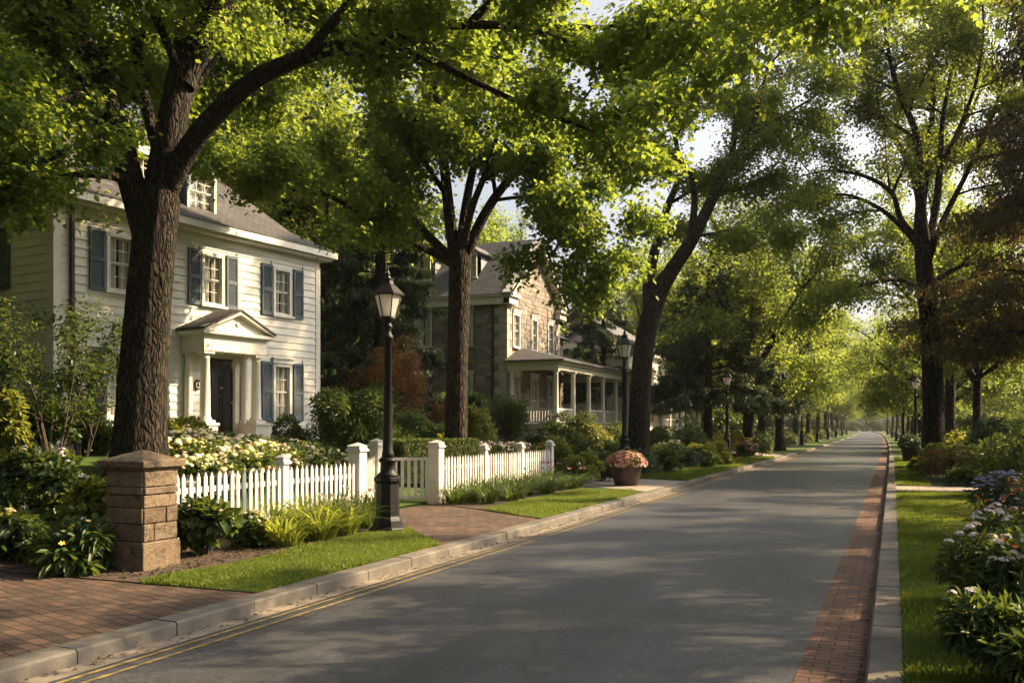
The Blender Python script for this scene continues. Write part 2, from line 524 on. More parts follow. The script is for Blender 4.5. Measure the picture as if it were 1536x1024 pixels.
def thing(name, label, cat, loc=(0, 0, 0), rz=0.0, group=None):
    o = bpy.data.objects.new(name, None)
    o.empty_display_size = 0.3
    link(o)
    o.location = loc
    o.rotation_euler = (0, 0, rz)
    return tag(o, label, cat, group)


def dup(root, loc, rz=0.0, scale=(1, 1, 1), label=None, group=None, cat=None):
    r = root.copy()
    C.objects.link(r)
    r.location = loc
    r.rotation_euler = (0, 0, rz)
    r.scale = scale
    if label:
        r['label'] = label
    if group:
        r['group'] = group
    if cat:
        r['category'] = cat
    for ch in list(root.children):
        c = ch.copy()
        C.objects.link(c)
        c.parent = r
        for g in list(ch.children):
            d = g.copy()
            C.objects.link(d)
            d.parent = c
    return r


class MB:
    """collects faces of one mesh"""

    def __init__(self):
        self.v, self.f, self.s = [], [], []

    def face(self, pts, smooth=False):
        i = len(self.v)
        self.v += [tuple(p) for p in pts]
        self.f.append(tuple(range(i, i + len(pts))))
        self.s.append(smooth)

    def box(self, x0, x1, y0, y1, z0, z1):
        i = len(self.v)
        self.v += [(x0, y0, z0), (x1, y0, z0), (x1, y1, z0), (x0, y1, z0), (x0, y0, z1), (x1, y0, z1), (x1, y1, z1), (x0, y1, z1)]
        for q in ((0, 3, 2, 1), (4, 5, 6, 7), (0, 1, 5, 4), (1, 2, 6, 5), (2, 3, 7, 6), (3, 0, 4, 7)):
            self.f.append(tuple(i + k for k in q))
            self.s.append(False)
        return self

    def frustum(self, cx, cy, z0, z1, a0, b0, a1, b1):
        """box whose top differs from its bottom (half sizes a, b)"""
        i = len(self.v)
        for z, a, b in ((z0, a0, b0), (z1, a1, b1)):
            self.v += [(cx - a, cy - b, z), (cx + a, cy - b, z), (cx + a, cy + b, z), (cx - a, cy + b, z)]
        for q in ((0, 3, 2, 1), (4, 5, 6, 7), (0, 1, 5, 4), (1, 2, 6, 5), (2, 3, 7, 6), (3, 0, 4, 7)):
            self.f.append(tuple(i + k for k in q))
            self.s.append(False)
        return self

    def obox(self, c, ax, ay, az):
        """box from centre and half-axis vectors"""
        c, ax, ay, az = Vector(c), Vector(ax), Vector(ay), Vector(az)
        i = len(self.v)
        for k in (-1, 1):
            for (a, b) in ((-1, -1), (1, -1), (1, 1), (-1, 1)):
                self.v.append(tuple(c + ax * a + ay * b + az * k))
        for q in ((0, 3, 2, 1), (4, 5, 6, 7), (0, 1, 5, 4), (1, 2, 6, 5), (2, 3, 7, 6), (3, 0, 4, 7)):
            self.f.append(tuple(i + k for k in q))
            self.s.append(False)
        return self

    def lathe(self, prof, sides=16, cx=0, cy=0, smooth=True, rot=0.0, caps=True):
        i = len(self.v)
        n = len(prof)
        for r, z in prof:
            for k in range(sides):
                a = rot + 2 * math.pi * k / sides
                self.v.append((cx + r * math.cos(a), cy + r * math.sin(a), z))
        for j in range(n - 1):
            for k in range(sides):
                k2 = (k + 1) % sides
                self.f.append((i + j * sides + k, i + j * sides + k2, i + (j + 1) * sides + k2, i + (j + 1) * sides + k))
                self.s.append(smooth)
        if caps:
            self.f.append(tuple(i + k for k in range(sides))[::-1])
            self.s.append(False)
            self.f.append(tuple(i + (n - 1) * sides + k for k in range(sides)))
            self.s.append(False)
        return self

    def tube(self, pts, rad, sides=6, ridges=None):
        pts = [Vector(p) for p in pts]
        n = len(pts)
        i = len(self.v)
        nrm = None
        for j in range(n):
            t = (pts[min(j + 1, n - 1)] - pts[max(j - 1, 0)])
            if t.length < 1e-6:
                t = Vector((0, 0, 1))
            t.normalize()
            if nrm is None:
                nrm = t.orthogonal().normalized()
            else:
                nrm = nrm - t * nrm.dot(t)
                nrm = nrm.normalized() if nrm.length > 1e-5 else t.orthogonal().normalized()
            bn = t.cross(nrm)
            for k in range(sides):
                a = 2 * math.pi * k / sides
                r = rad[j]
                if ridges:
                    r *= ridges(a, j)
                self.v.append(tuple(pts[j] + nrm * (r * math.cos(a)) + bn * (r * math.sin(a))))
        for j in range(n - 1):
            for k in range(sides):
                k2 = (k + 1) % sides
                self.f.append((i + j * sides + k, i + j * sides + k2, i + (j + 1) * sides + k2, i + (j + 1) * sides + k))
                self.s.append(True)
        self.f.append(tuple(i + (n - 1) * sides + k for k in range(sides)))
        self.s.append(False)
        return self

    def build(self, name, mat, parent=None, uv=False, bevel=0.0):
        me = bpy.data.meshes.new(name)
        me.from_pydata(self.v, [], self.f)
        me.polygons.foreach_set('use_smooth', self.s)
        me.materials.append(mat)
        if uv:
            l = me.uv_layers.new(name='UV')
            Z = Vector((0, 0, 1))
            dat = []
            for p in me.polygons:
                n = p.normal
                t = Vector((1, 0, 0)) if abs(n.z) > 0.985 else Z.cross(n).normalized()
                b = n.cross(t)
                for li in p.loop_indices:
                    co = me.vertices[me.loops[li].vertex_index].co
                    dat += [co.dot(t), co.dot(b)]
            l.data.foreach_set('uv', dat)
        me.update()
        o = link(bpy.data.objects.new(name, me), parent)
        if bevel:
            b = o.modifiers.new('bevel', 'BEVEL')
            b.width = bevel
            b.segments = 2
            b.limit_method = 'ANGLE'
        return o


# leaf templates: list of (x, y, z) with y along the blade, polygons
T_RHOMB = ([(0, 0, 0), (0.30, 0.32, 0.07), (0.24, 0.70, 0.04), (0, 1, -0.12), (-0.24, 0.70, 0.04), (-0.30, 0.32, 0.07)], [(0, 1, 2, 3), (0, 3, 4, 5)])
T_MAPLE = ([(0, 0, 0), (0.40, 0.10, 0.06), (0.28, 0.34, 0.05), (0.52, 0.60, 0.02), (0.20, 0.66, 0.04), (0, 1.0, -0.15),
            (-0.20, 0.66, 0.04), (-0.52, 0.60, 0.02), (-0.28, 0.34, 0.05), (-0.40, 0.10, 0.06)],
           [(0, 1, 2, 3, 4, 5), (0, 5, 6, 7, 8, 9)])
T_LONG = ([(0, 0, 0), (0.14, 0.30, 0.05), (0.12, 0.65, 0.03), (0, 1, -0.16), (-0.12, 0.65, 0.03), (-0.14, 0.30, 0.05)], [(0, 1, 2, 3), (0, 3, 4, 5)])
T_NEEDLE = ([(0, 0, 0), (0.13, 0.35, 0.03), (0, 1, -0.10), (-0.13, 0.35, 0.03)], [(0, 1, 2, 3)])


def scatter_mesh(name, Pn, D, Nn, S, tmpl, mat, parent=None):
    """one mesh of many small leaves (numpy)"""
    tv = np.array(tmpl[0], dtype=np.float64)
    n = len(Pn)
    D = D / np.linalg.norm(D, axis=1, keepdims=True).clip(1e-6)
    X = np.cross(D, Nn)
    X /= np.linalg.norm(X, axis=1, keepdims=True).clip(1e-6)
    Nn = np.cross(X, D)
    k = len(tv)
    V = Pn[:, None, :] + S[:, None, None] * (tv[None, :, 0:1] * X[:, None, :] + tv[None, :, 1:2] * D[:, None, :] + tv[None, :, 2:3] * Nn[:, None, :])
    V = V.reshape(-1, 3)
    loops, starts, tot = [], [], []
    c = 0
    for f in tmpl[1]:
        starts.append(c)
        tot.append(len(f))
        loops += list(f)
        c += len(f)
    LV = (np.array(loops)[None, :] + k * np.arange(n)[:, None]).reshape(-1)
    LS = (np.array(starts)[None, :] + c * np.arange(n)[:, None]).reshape(-1)
    LT = np.tile(np.array(tot), n)
    me = bpy.data.meshes.new(name)
    me.vertices.add(len(V))
    me.vertices.foreach_set('co', V.astype(np.float32).ravel())
    me.loops.add(len(LV))
    me.loops.foreach_set('vertex_index', LV.astype(np.int32))
    me.polygons.add(len(LS))
    me.polygons.foreach_set('loop_start', LS.astype(np.int32))
    me.polygons.foreach_set('loop_total', LT.astype(np.int32))
    me.update(calc_edges=True)
    me.materials.append(mat)
    o = bpy.data.objects.new(name, me)
    return link(o, parent)


def rnd_dirs(rs, n):
    v = rs.normal(size=(n, 3))
    return v / np.linalg.norm(v, axis=1, keepdims=True)


# ------------------------------------------------------------------ trees
class Tree:
    def __init__(self, seed):
        self.r = random.Random(seed)
        self.rs = np.random.RandomState(seed)
        self.mb = MB()
        self.tips = []                                    # twig polylines that carry leaves

    def smooth(self, pts, rad, sub=3):
        P, Q = [], []
        n = len(pts)
        for i in range(n - 1):
            p0, p1, p2, p3 = pts[max(i - 1, 0)], pts[i], pts[i + 1], pts[min(i + 2, n - 1)]
            for k in range(sub):
                t = k / sub
                P.append(0.5 * ((2 * p1) + (p2 - p0) * t + (2 * p0 - 5 * p1 + 4 * p2 - p3) * t * t + (3 * p1 - p0 - 3 * p2 + p3) * t ** 3))
                Q.append(rad[i] + (rad[i + 1] - rad[i]) * t)
        P.append(pts[-1])
        Q.append(rad[-1])
        return P, Q

    def trunk(self, pts, rad, sides=28, flare=1.45):
        P, Q = self.smooth([Vector(p) for p in pts], rad, 5)
        z0 = P[0].z
        for i, p in enumerate(P):
            Q[i] *= 1 + (flare - 1) * math.exp(-max(0, p.z - z0) / 0.35)
        ph = [self.r.uniform(0, 6.28) for _ in range(6)]

        def ridge(a, j):
            z = P[j].z
            f = math.exp(-max(0, z - z0) / 0.5)
            return 1 + 0.03 * math.sin(3 * a + ph[0] + z * 0.4) + 0.022 * math.sin(7 * a + ph[1] - z * 0.5) + 0.014 * math.sin(13 * a + ph[2] + z * 0.9) + 0.10 * f * math.sin(5 * a + ph[3])
        self.mb.tube(P, Q, sides, ridge)
        return P[-1]

    def twig(self, p, d, L, r0, droop):
        n = 4
        pts, rad = [p], [r0]
        for i in range(n):
            d = (d + Vector((self.r.gauss(0, .2), self.r.gauss(0, .2), self.r.gauss(0, .2) - droop * 0.15))).normalized()
            p = p + d * (L / n)
            pts.append(p)
            rad.append(r0 * (1 - (i + 1) / (n + 0.6)))
        if r0 > 0.006:
            self.mb.tube(pts, rad, 3 if r0 < 0.02 else 4)
        self.tips.append(pts)

    def branch(self, p, d, L, r0, level, maxl, o):
        """grow a branch; o = dict(wander, up, kids, spread, droop)"""
        n = max(3, int(L / 0.55))
        pts, rad, dirs = [p], [r0], [d]
        for i in range(n):
            up = o['up'] * (1.0 if level < 2 else 0.35) - o['droop'] * (i / n) * (0.5 + 0.5 * (level > 1))
            d = (d + Vector((self.r.gauss(0, o['wander']), self.r.gauss(0, o['wander']), self.r.gauss(0, o['wander']) * 0.7 + up * 0.16))).normalized()
            p = p + d * (L / n)
            pts.append(p)
            dirs.append(d)
            rad.append(max(r0 * (1 - 0.75 * (i + 1) / n), 0.004))
        sides = 10 if r0 > .12 else 7 if r0 > .05 else 5 if r0 > .02 else 3
        self.mb.tube(pts, rad, sides)
        self.kids(pts, rad, dirs, L, level, maxl, o)

    def kids(self, pts, rad, dirs, L, level, maxl, o, f0=0.22):
        n = len(pts) - 1
        if level >= maxl:
            m = max(3, int(L * o.get('twigs', 5)))
            for k in range(m):
                f = self.r.uniform(0.12, 1.0)
                j = min(int(f * n), n - 1)
                q = pts[j].lerp(pts[j + 1], f * n - j)
                a = self.side(dirs[j], self.r.uniform(25, 75))
                self.twig(q, a, self.r.uniform(.35, .9) * o.get('tw', 1.0), max(rad[j] * .5, .005), o['droop'] + 0.4)
            self.tips.append(pts[n // 2:])
            return
        m = max(2, int(o['kids'] * (L ** 0.6) * (0.62 if level == 1 else 0.8)))
        for k in range(m):
            f = f0 + (1 - f0) * (k + self.r.random()) / m
            j = min(int(f * n), n - 1)
            q = pts[j].lerp(pts[j + 1], f * n - j)
            a = self.side(dirs[j], self.r.uniform(*o['spread']))
            l = L * self.r.uniform(.32, .55) * (1.15 - 0.5 * f)
            self.branch(q, a, max(min(l, o.get('maxkid', 9)), 0.7), rad[j] * self.r.uniform(.45, .7), level + 1, maxl, o)
        self.branch(pts[-1], dirs[-1], max(L * 0.3, 0.7), rad[-1] * .9, max(level + 1, maxl), maxl, o)

    def side(self, d, deg):
        q = d.orthogonal().normalized()
        q.rotate(Matrix.Rotation(self.r.uniform(0, 6.283), 3, d))
        v = d * math.cos(R(deg)) + q * math.sin(R(deg))
        if v.z < -0.35:
            v.z *= 0.3
        return v.normalized()

    def limb(self, pts, rad, o, f0=0.25, maxl=2):
        P, Q = self.smooth([Vector(p) for p in pts], rad, 4)
        self.mb.tube(P, Q, 12 if Q[0] > .1 else 8)
        L = sum((P[i + 1] - P[i]).length for i in range(len(P) - 1))
        dirs = [(P[min(i + 1, len(P) - 1)] - P[max(i - 1, 0)]).normalized() for i in range(len(P))]
        self.kids(P, Q, dirs, L, 1 if maxl > 1 else 1, maxl, o, f0)

    def leaves(self, n, size, tmpl, mat, parent, base, spread=0.16, flat=0.7, droop=0.35, leafname='crown'):
        r = self.rs
        segs = []
        for t in self.tips:
            for i in range(len(t) - 1):
                segs.append((t[i], t[i + 1]))
        A = np.array([list(a) for a, b in segs])
        B = np.array([list(b) for a, b in segs])
        ln = np.linalg.norm(B - A, axis=1)
        idx = r.choice(len(A), n, p=ln / ln.sum())
        t = r.rand(n, 1)
        Pn = A[idx] * (1 - t) + B[idx] * t + r.normal(size=(n, 3)) * spread * np.array([1, 1, 0.8]) - np.array([[base[0], base[1], base[2]]])
        ax = (B - A)[idx]
        ax /= np.linalg.norm(ax, axis=1, keepdims=True).clip(1e-6)
        D = ax * 0.5 + rnd_dirs(r, n) * np.array([1, 1, 0.55]) + np.array([0, 0, -droop])
        Nn = rnd_dirs(r, n) * flat + np.array([0, 0, 1.0])
        S = size * r.uniform(0.6, 1.25, n)
        return scatter_mesh(leafname, Pn, D, Nn, S, tmpl, mat, parent)

    def finish(self, name, label, cat, base, nleaf, size, tmpl, leafmat, bark, group=None, **kw):
        b = Vector(base)
        t = thing(name, label, cat, base, 0, group)
        self.mb.v = [(x - b.x, y - b.y, z - b.z) for x, y, z in self.mb.v]
        self.mb.build('trunk', bark, t)
        self.leaves(nleaf, size, tmpl, leafmat, t, base, **kw)
        return t


def base_at(px, depth, dz=-0.12):
    x, y = at(px, depth)
    return Vector((x, y, gz(x, y) + dz))


O_BIG = dict(wander=.11, up=.35, kids=3.6, spread=(30, 62), droop=.5, twigs=4, tw=1.0, maxkid=2.6)

# --- the big maple in front of the white house, limbs read off the photograph
t = Tree(11)
D = 16.0
b = base_at(208, D)
t.trunk([b, P3(213, 600, D), P3(222, 470, D), P3(232, 360, D), P3(240, 300, D), P3(246, 230, D)], [.45, .40, .37, .36, .34, .10], 40)
t.limb([P3(222, 375, D), P3(196, 270, 15.9), P3(170, 175, 15.7), P3(138, 90, 15.4), P3(95, 0, 15), P3(60, -90, 14.6), P3(0, -200, 14)], [.20, .215, .20, .175, .14, .10, .04], O_BIG, .30)
t.limb([P3(238, 310, D), P3(252, 220, D), P3(270, 120, 16.1), P3(284, 20, 16.2), P3(296, -90, 16.4), P3(300, -220, 16.4), P3(330, -360, 16.4)], [.30, .27, .225, .18, .15, .11, .04], O_BIG, .35)
t.limb([P3(278, 130, D), P3(310, 60, 16.3), P3(350, 0, 16.6), P3(420, -100, 17.2), P3(520, -210, 18)], [.16, .155, .135, .10, .04], O_BIG, .3)
t.limb([P3(240, 240, D), P3(222, 170, 16.4), P3(208, 90, 17), P3(190, 10, 17.6), P3(150, -120, 18.4)], [.10, .10, .09, .07, .03], O_BIG, .25)
t.limb([P3(248, 300, D), P3(275, 235, 15.8), P3(325, 170, 15.5), P3(385, 118, 15.3), P3(455, 86, 15.1), P3(540, 62, 15), P3(640, 40, 14.8), P3(760, 38, 14.5), P3(890, 42, 14.3), P3(950, 36, 14)],
       [.17, .185, .165, .145, .125, .105, .085, .065, .045, .02], dict(O_BIG, droop=.1, maxkid=1.6), .40)
t.limb([P3(560, 62, 15), P3(620, 78, 14.8), P3(690, 112, 14.6), P3(770, 150, 14.4), P3(850, 182, 14.2), P3(890, 198, 14)], [.06, .055, .05, .04, .03, .012], dict(O_BIG, droop=.2, maxkid=.9), .3)
t.limb([P3(700, 40, 14.7), P3(760, -20, 14.3), P3(840, -90, 13.8), P3(940, -150, 13.2)], [.07, .06, .045, .02], O_BIG, .2)
t.limb([P3(455, 86, 15.1), P3(520, 10, 14), P3(600, -70, 13), P3(720, -150, 12)], [.09, .07, .05, .02], O_BIG, .2)
t.limb([P3(150, 130, 15.5), P3(95, 150, 14.6), P3(40, 170, 13.8), P3(-40, 190, 13)], [.07, .055, .04, .015], O_BIG, .2)
t.limb([P3(170, 180, 15.7), P3(120, 215, 15), P3(60, 245, 14.4), P3(-20, 260, 14)], [.055, .045, .03, .012], O_BIG, .2)
for pts in ([P3(196, 270, 15.9), P3(150, 262, 15.2), P3(95, 265, 14.6), P3(45, 285, 14.2)], [P3(165, 170, 15.7), P3(130, 190, 16.6), P3(80, 205, 17.2), P3(20, 215, 17.6)], [P3(180, 200, 15.8), P3(120, 120, 16.8), P3(40, 60, 17.8), P3(-60, 20, 18.8)], [P3(255, 200, 16.1), P3(300, 120, 17.4), P3(350, 60, 18.6), P3(430, -10, 20)],
            [P3(270, 110, 16.1), P3(230, 20, 15), P3(180, -60, 14), P3(110, -120, 13)], [P3(284, 20, 16.2), P3(340, -20, 15), P3(420, -40, 14), P3(520, -60, 13.2)]):
    t.limb(pts, [.085, .065, .045, .015], O_BIG, .15)
t.finish('maple_tree', 'huge dark-barked tree with forked trunk in front of the cream house', 'tree', b, 165000, 0.098, T_MAPLE, M['maple'], M['bark'], spread=.18)

# --- the second street tree, left of the stone house
t = Tree(23)
D = 23.3
b = base_at(684, D)
t.trunk([b, P3(685, 600, D), P3(687, 500, D), P3(689, 430, D), P3(690, 390, D), P3(692, 340, D)], [.30, .275, .262, .272, .27, .06], 24)
o2 = dict(O_BIG, kids=3.0)
t.limb([P3(690, 405, D), P3(670, 390, D), P3(650, 378, 23.1), P3(603, 358, 22.8), P3(556, 336, 22.4), P3(500, 297, 22), P3(435, 285, 21.6), P3(380, 270, 21)], [.12, .115, .105, .085, .07, .05, .03, .012], o2, .3)
t.limb([P3(686, 400, D), P3(666, 378, D), P3(634, 345, 23.5), P3(600, 306, 23.8), P3(556, 273, 24), P3(500, 246, 24.3), P3(431, 203, 24.6)], [.13, .125, .11, .09, .07, .05, .02], o2, .25)
t.limb([P3(685, 395, D), P3(676, 340, D), P3(669, 273, 23), P3(660, 187, 22.6), P3(650, 110, 22.2), P3(640, 40, 22)], [.17, .15, .13, .10, .06, .02], o2, .3)
t.limb([P3(690, 390, D), P3(697, 320, 23.6), P3(712, 245, 24), P3(732, 200, 24.3), P3(752, 140, 24.6), P3(770, 60, 25)], [.14, .12, .10, .08, .05, .02], o2, .3)
t.limb([P3(694, 400, D), P3(715, 345, D), P3(740, 300, 23.2), P3(768, 264, 23), P3(800, 226, 22.8), P3(850, 180, 22.5), P3(890, 130, 22.2)], [.14, .135, .12, .10, .08, .05, .02], o2, .28)
t.limb([P3(694, 380, D), P3(707, 315, 22.8), P3(732, 250, 22.3), P3(748, 190, 21.8), P3(756, 110, 21.4)], [.10, .095, .075, .05, .02], o2, .28)
t.limb([P3(745, 300, 23.2), P3(790, 296, 22.6), P3(830, 310, 22), P3(865, 345, 21.6)], [.05, .04, .03, .012], dict(o2, droop=1.2), .2)
t.limb([P3(768, 264, 23), P3(830, 250, 22.2), P3(890, 262, 21.6), P3(935, 300, 21.2)], [.06, .05, .035, .012], dict(o2, droop=1.0), .15)
t.limb([P3(790, 234, 22.9), P3(815, 270, 22.2), P3(830, 320, 21.6), P3(838, 380, 21.2)], [.04, .03, .02, .008], dict(o2, droop=1.4, maxkid=1.5), .2)
t.limb([P3(830, 310, 22), P3(870, 340, 21.6), P3(900, 390, 21.2)], [.03, .02, .008], dict(o2, droop=1.2, maxkid=1.5), .2)
t.finish('street_maple', 'spreading tree with fan of limbs between lamp and stone house', 'tree', b, 86000, 0.112, T_MAPLE, M['maple'], M['bark2'], spread=.2)

# --- the leaning twin-stemmed tree
t = Tree(31)
D = 33
b = base_at(957, D)
t.trunk([b, P3(960, 600, D), P3(966, 520, D), P3(978, 465, D), P3(994, 424, D), P3(1012, 395, D)], [.42, .37, .35, .35, .32, .08], 24)
o3 = dict(O_BIG, kids=2.6)
t.limb([P3(974, 480, D), P3(972, 432, 33.3), P3(980, 385, 33.6), P3(1000, 314, 34), P3(1018, 262, 34.4), P3(1010, 190, 35), P3(990, 110, 35.6)], [.2, .2, .18, .14, .11, .08, .03], o3, .4)
t.limb([P3(988, 440, D), P3(1008, 405, D), P3(1038, 360, D), P3(1062, 312, 32.8), P3(1093, 250, 32.5), P3(1123, 207, 32.2), P3(1143, 139, 32), P3(1160, 60, 31.8)], [.30, .27, .23, .20, .16, .12, .08, .03], o3, .42)
t.limb([P3(1034, 366, D), P3(1042, 300, 33.2), P3(1031, 252, 33.5), P3(1006, 229, 33.8), P3(970, 215, 34.2)], [.14, .12, .09, .06, .02], o3, .35)
t.limb([P3(1090, 256, 32.5), P3(1100, 220, 33), P3(1106, 158, 33.5), P3(1120, 90, 34), P3(1126, 20, 34.4)], [.13, .11, .08, .05, .02], o3, .3)
t.limb([P3(1108, 230, 32.4), P3(1140, 195, 31.8), P3(1182, 170, 31), P3(1230, 140, 30)], [.10, .08, .05, .02], o3, .25)
t.limb([P3(1040, 355, D), P3(1070, 350, 32.4), P3(1100, 345, 31.6), P3(1150, 350, 31)], [.06, .05, .035, .012], dict(o3, droop=1), .2)
t.finish('leaning_elm', 'leaning street tree with twin stems beyond the porch', 'tree', b, 60000, 0.132, T_RHOMB, M['elm'], M['bark2'], spread=.26)

# --- tall vase-shaped elm on the right-hand verge
t = Tree(47)
D = 36
b = base_at(1400, D)
t.trunk([b, P3(1399, 600, D), P3(1395, 500, D), P3(1388, 420, D), P3(1382, 345, D), P3(1378, 290, D)], [.44, .38, .35, .33, .28, .06], 24)
o4 = dict(O_BIG, kids=3.4, maxkid=3.2)
t.limb([P3(1388, 390, D), P3(1384, 330, D), P3(1368, 255, 36.3), P3(1333, 195, 36.6), P3(1296, 145, 37), P3(1250, 100, 37.4)], [.20, .18, .14, .10, .06, .02], o4, .35)
t.limb([P3(1384, 360, D), P3(1380, 270, 35.7), P3(1374, 200, 35.4), P3(1345, 130, 35), P3(1330, 60, 34.6), P3(1320, -20, 34)], [.2, .17, .13, .10, .06, .02], o4, .35)
t.limb([P3(1386, 370, D), P3(1352, 330, 35.6), P3(1338, 290, 35.2), P3(1299, 265, 34.6), P3(1243, 256, 34), P3(1190, 268, 33.4)], [.12, .11, .09, .07, .045, .015], dict(o4, droop=.9), .3)
t.limb([P3(1388, 385, D), P3(1352, 340, 36.2), P3(1313, 309, 36.5), P3(1266, 292, 36.8), P3(1230, 300, 37), P3(1190, 330, 37.3)], [.11, .10, .08, .06, .04, .012], dict(o4, droop=.9), .3)
t.limb([P3(1390, 380, D), P3(1404, 310, 36.2), P3(1410, 250, 36.5), P3(1414, 180, 36.8), P3(1430, 90, 37), P3(1440, 10, 37)], [.17, .15, .12, .09, .06, .02], o4, .35)
t.limb([P3(1392, 430, D), P3(1440, 400, 36.5), P3(1490, 395, 37.2), P3(1550, 405, 38)], [.10, .08, .05, .02], dict(o4, droop=.8), .25)
t.limb([P3(1392, 440, D), P3(1350, 420, 35.2), P3(1300, 425, 34.4), P3(1255, 450, 33.8)], [.09, .07, .05, .015], dict(o4, droop=.9), .25)
t.limb([P3(1390, 400, D), P3(1415, 330, 35.6), P3(1455, 250, 35.2), P3(1490, 170, 35), P3(1515, 80, 34.8)], [.13, .11, .09, .06, .02], o4, .3)
t.limb([P3(1410, 250, 36.5), P3(1450, 180, 37), P3(1480, 110, 37.4), P3(1500, 30, 37.8)], [.09, .07, .05, .02], o4, .25)
t.limb([P3(1382, 330, D), P3(1392, 230, 37), P3(1400, 130, 38), P3(1385, 30, 39), P3(1370, -60, 40)], [.14, .12, .09, .06, .02], o4, .3)
t.limb([P3(1410, 250, 36.5), P3(1440, 190, 35.4), P3(1465, 120, 34.6), P3(1475, 40, 34), P3(1470, -40, 33.4)], [.09, .08, .06, .04, .02], o4, .2)
t.finish('vase_elm', 'tall vase-shaped tree with bare arching limbs right of the road', 'tree', b, 112000, 0.13, T_RHOMB, M['elm'], M['bark'], spread=.28)


def generic(seed, H, h0, spread, nl, o, r0):
    """a broad street tree about H tall, limbs from height h0"""
    t = Tree(seed)
    q = t.r
    lean = Vector((q.uniform(-.05, .05), q.uniform(-.05, .05), 1))
    top = t.trunk([Vector((0, 0, -.12)), lean * (h0 * .5), lean * h0], [r0, r0 * .8, r0 * .72], 16)
    n = nl
    for k in range(n):
        az = 6.283 * (k + q.uniform(-.3, .3)) / n
        inc = R(q.uniform(18, spread))
        d = Vector((math.cos(az) * math.sin(inc), math.sin(az) * math.sin(inc), math.cos(inc)))
        L = (H - h0) * q.uniform(.62, .85)
        st = lean * (h0 * q.uniform(.82, 1.0))
        t.branch(st, d, L, r0 * q.uniform(.34, .5), 1, 2 if L < 6 else 2, o)
    t.branch(top, Vector((0, 0, 1)), (H - h0) * .8, r0 * .5, 1, 2, o)
    return t


def lower_limbs(t, n, z, L, o, r=.05):
    for k in range(n):
        az = t.r.uniform(0, 6.283)
        d = Vector((math.cos(az), math.sin(az), .25)).normalized()
        t.branch(Vector((0, 0, t.r.uniform(*z))), d, L * t.r.uniform(.7, 1.1), r, 1, 2, o)


OG = dict(wander=.13, up=.35, kids=3.4, spread=(28, 65), droop=.55, twigs=4, tw=1.2)
far_protos = []
for i, (seed, H, h0, sp, nl, n, mt) in enumerate(((101, 15, 4.6, 62, 7, 34000, 'elm'), (102, 16, 5.2, 50, 6, 34000, 'far'), (103, 13, 3.4, 72, 8, 32000, 'far'))):
    t = generic(seed, H, h0, sp, nl, OG, .36)
    lower_limbs(t, 4, (h0 * .75, h0), 4.2, dict(OG, droop=1.0))
    far_protos.append(t.finish('street_tree', 'street tree', 'tree', (0, 0, 0), int(n * 1.3), 0.19, T_RHOMB, M[mt], M['bark2'], spread=.34))
t = generic(104, 13.5, 4.6, 60, 6, dict(OG, kids=1.7, twigs=3, maxkid=2.6), .28)
E_ = t.finish('street_tree', 'street tree', 'tree', (0, 0, 0), 15000, 0.155, T_RHOMB, M['elm'], M['bark2'], spread=.24)
used_proto = set()


def put(proto, px, depth, rz, s, label, group=None, xy=None, name=None):
    x, y = xy if xy else at(px, depth)
    z = gz(x, y)
    if id(proto) not in used_proto:
        used_proto.add(id(proto))
        o = proto
        o.location = (x, y, z)
        o.rotation_euler = (0, 0, rz)
        o.scale = (s[0], s[0], s[1]) if isinstance(s, tuple) else (s, s, s)
        o['label'] = label
        if group:
            o['group'] = group
    else:
        o = dup(proto, (x, y, z), rz, (s[0], s[0], s[1]) if isinstance(s, tuple) else (s, s, s), label, group)
    if name:
        o.name = name
    return o


A_, B_, D_ = far_protos
# left-hand row beyond the leaning elm
put(A_, 1122, 52, 0.4, 1.0, 'forked street tree rising beside the dark mid-street conifer', 'street trees of the left row')
put(B_, 1170, 62, 1.9, .95, 'street tree with a clear slim trunk beyond the dark conifer', 'street trees of the left row')
for y, rz, s in ((76, .3, 1), (92, 2.2, .95), (108, 4.0, 1.05), (126, 1.1, 1), (146, 3.3, 1), (170, 5.0, 1.05), (200, .8, 1.1), (235, 2.9, 1.1), (275, 1.7, 1.15), (330, 4.4, 1.2)):
    p = (A_, D_, B_)[int(y) % 3]
    put(p, 0, 0, rz, s, 'hazy street tree in the far end of the left kerbside row', 'street trees of the left row', (-9.6 + bend(y), y))
# right-hand row
put(B_, 0, 0, 2.5, (.85, 1.0), 'dark street tree standing just behind the tall vase-shaped tree', 'street trees of the right row', (2.6, 52))
put(D_, 0, 0, 1.2, .95, 'second shaded street tree beyond the vase-shaped tree', 'street trees of the right row', (2.9, 68))
for y, rz, s in ((86, .3, 1), (104, 2.2, .95), (124, 4.0, 1.0), (148, 1.1, 1), (175, 3.3, 1.05), (210, 5.0, 1.05), (250, .8, 1.1), (300, 2.9, 1.1)):
    p = (B_, A_, D_)[int(y) % 3]
    put(p, 0, 0, rz, s, 'hazy street tree in the far end of the right kerbside row', 'street trees of the right row', (2.9 + bend(y), y))
# closing trees where the road bends away
for x, y, rz, s in ((-20, 390, 1, 1.5), (-10, 410, 3, 1.5), (2, 400, 5, 1.6), (14, 385, 2, 1.5), (-32, 380, .4, 1.6)):
    put((A_, B_, D_)[int(y) % 3], 0, 0, rz, s, 'pale distant tree closing the end of the road', 'distant trees closing the road', (x, y))
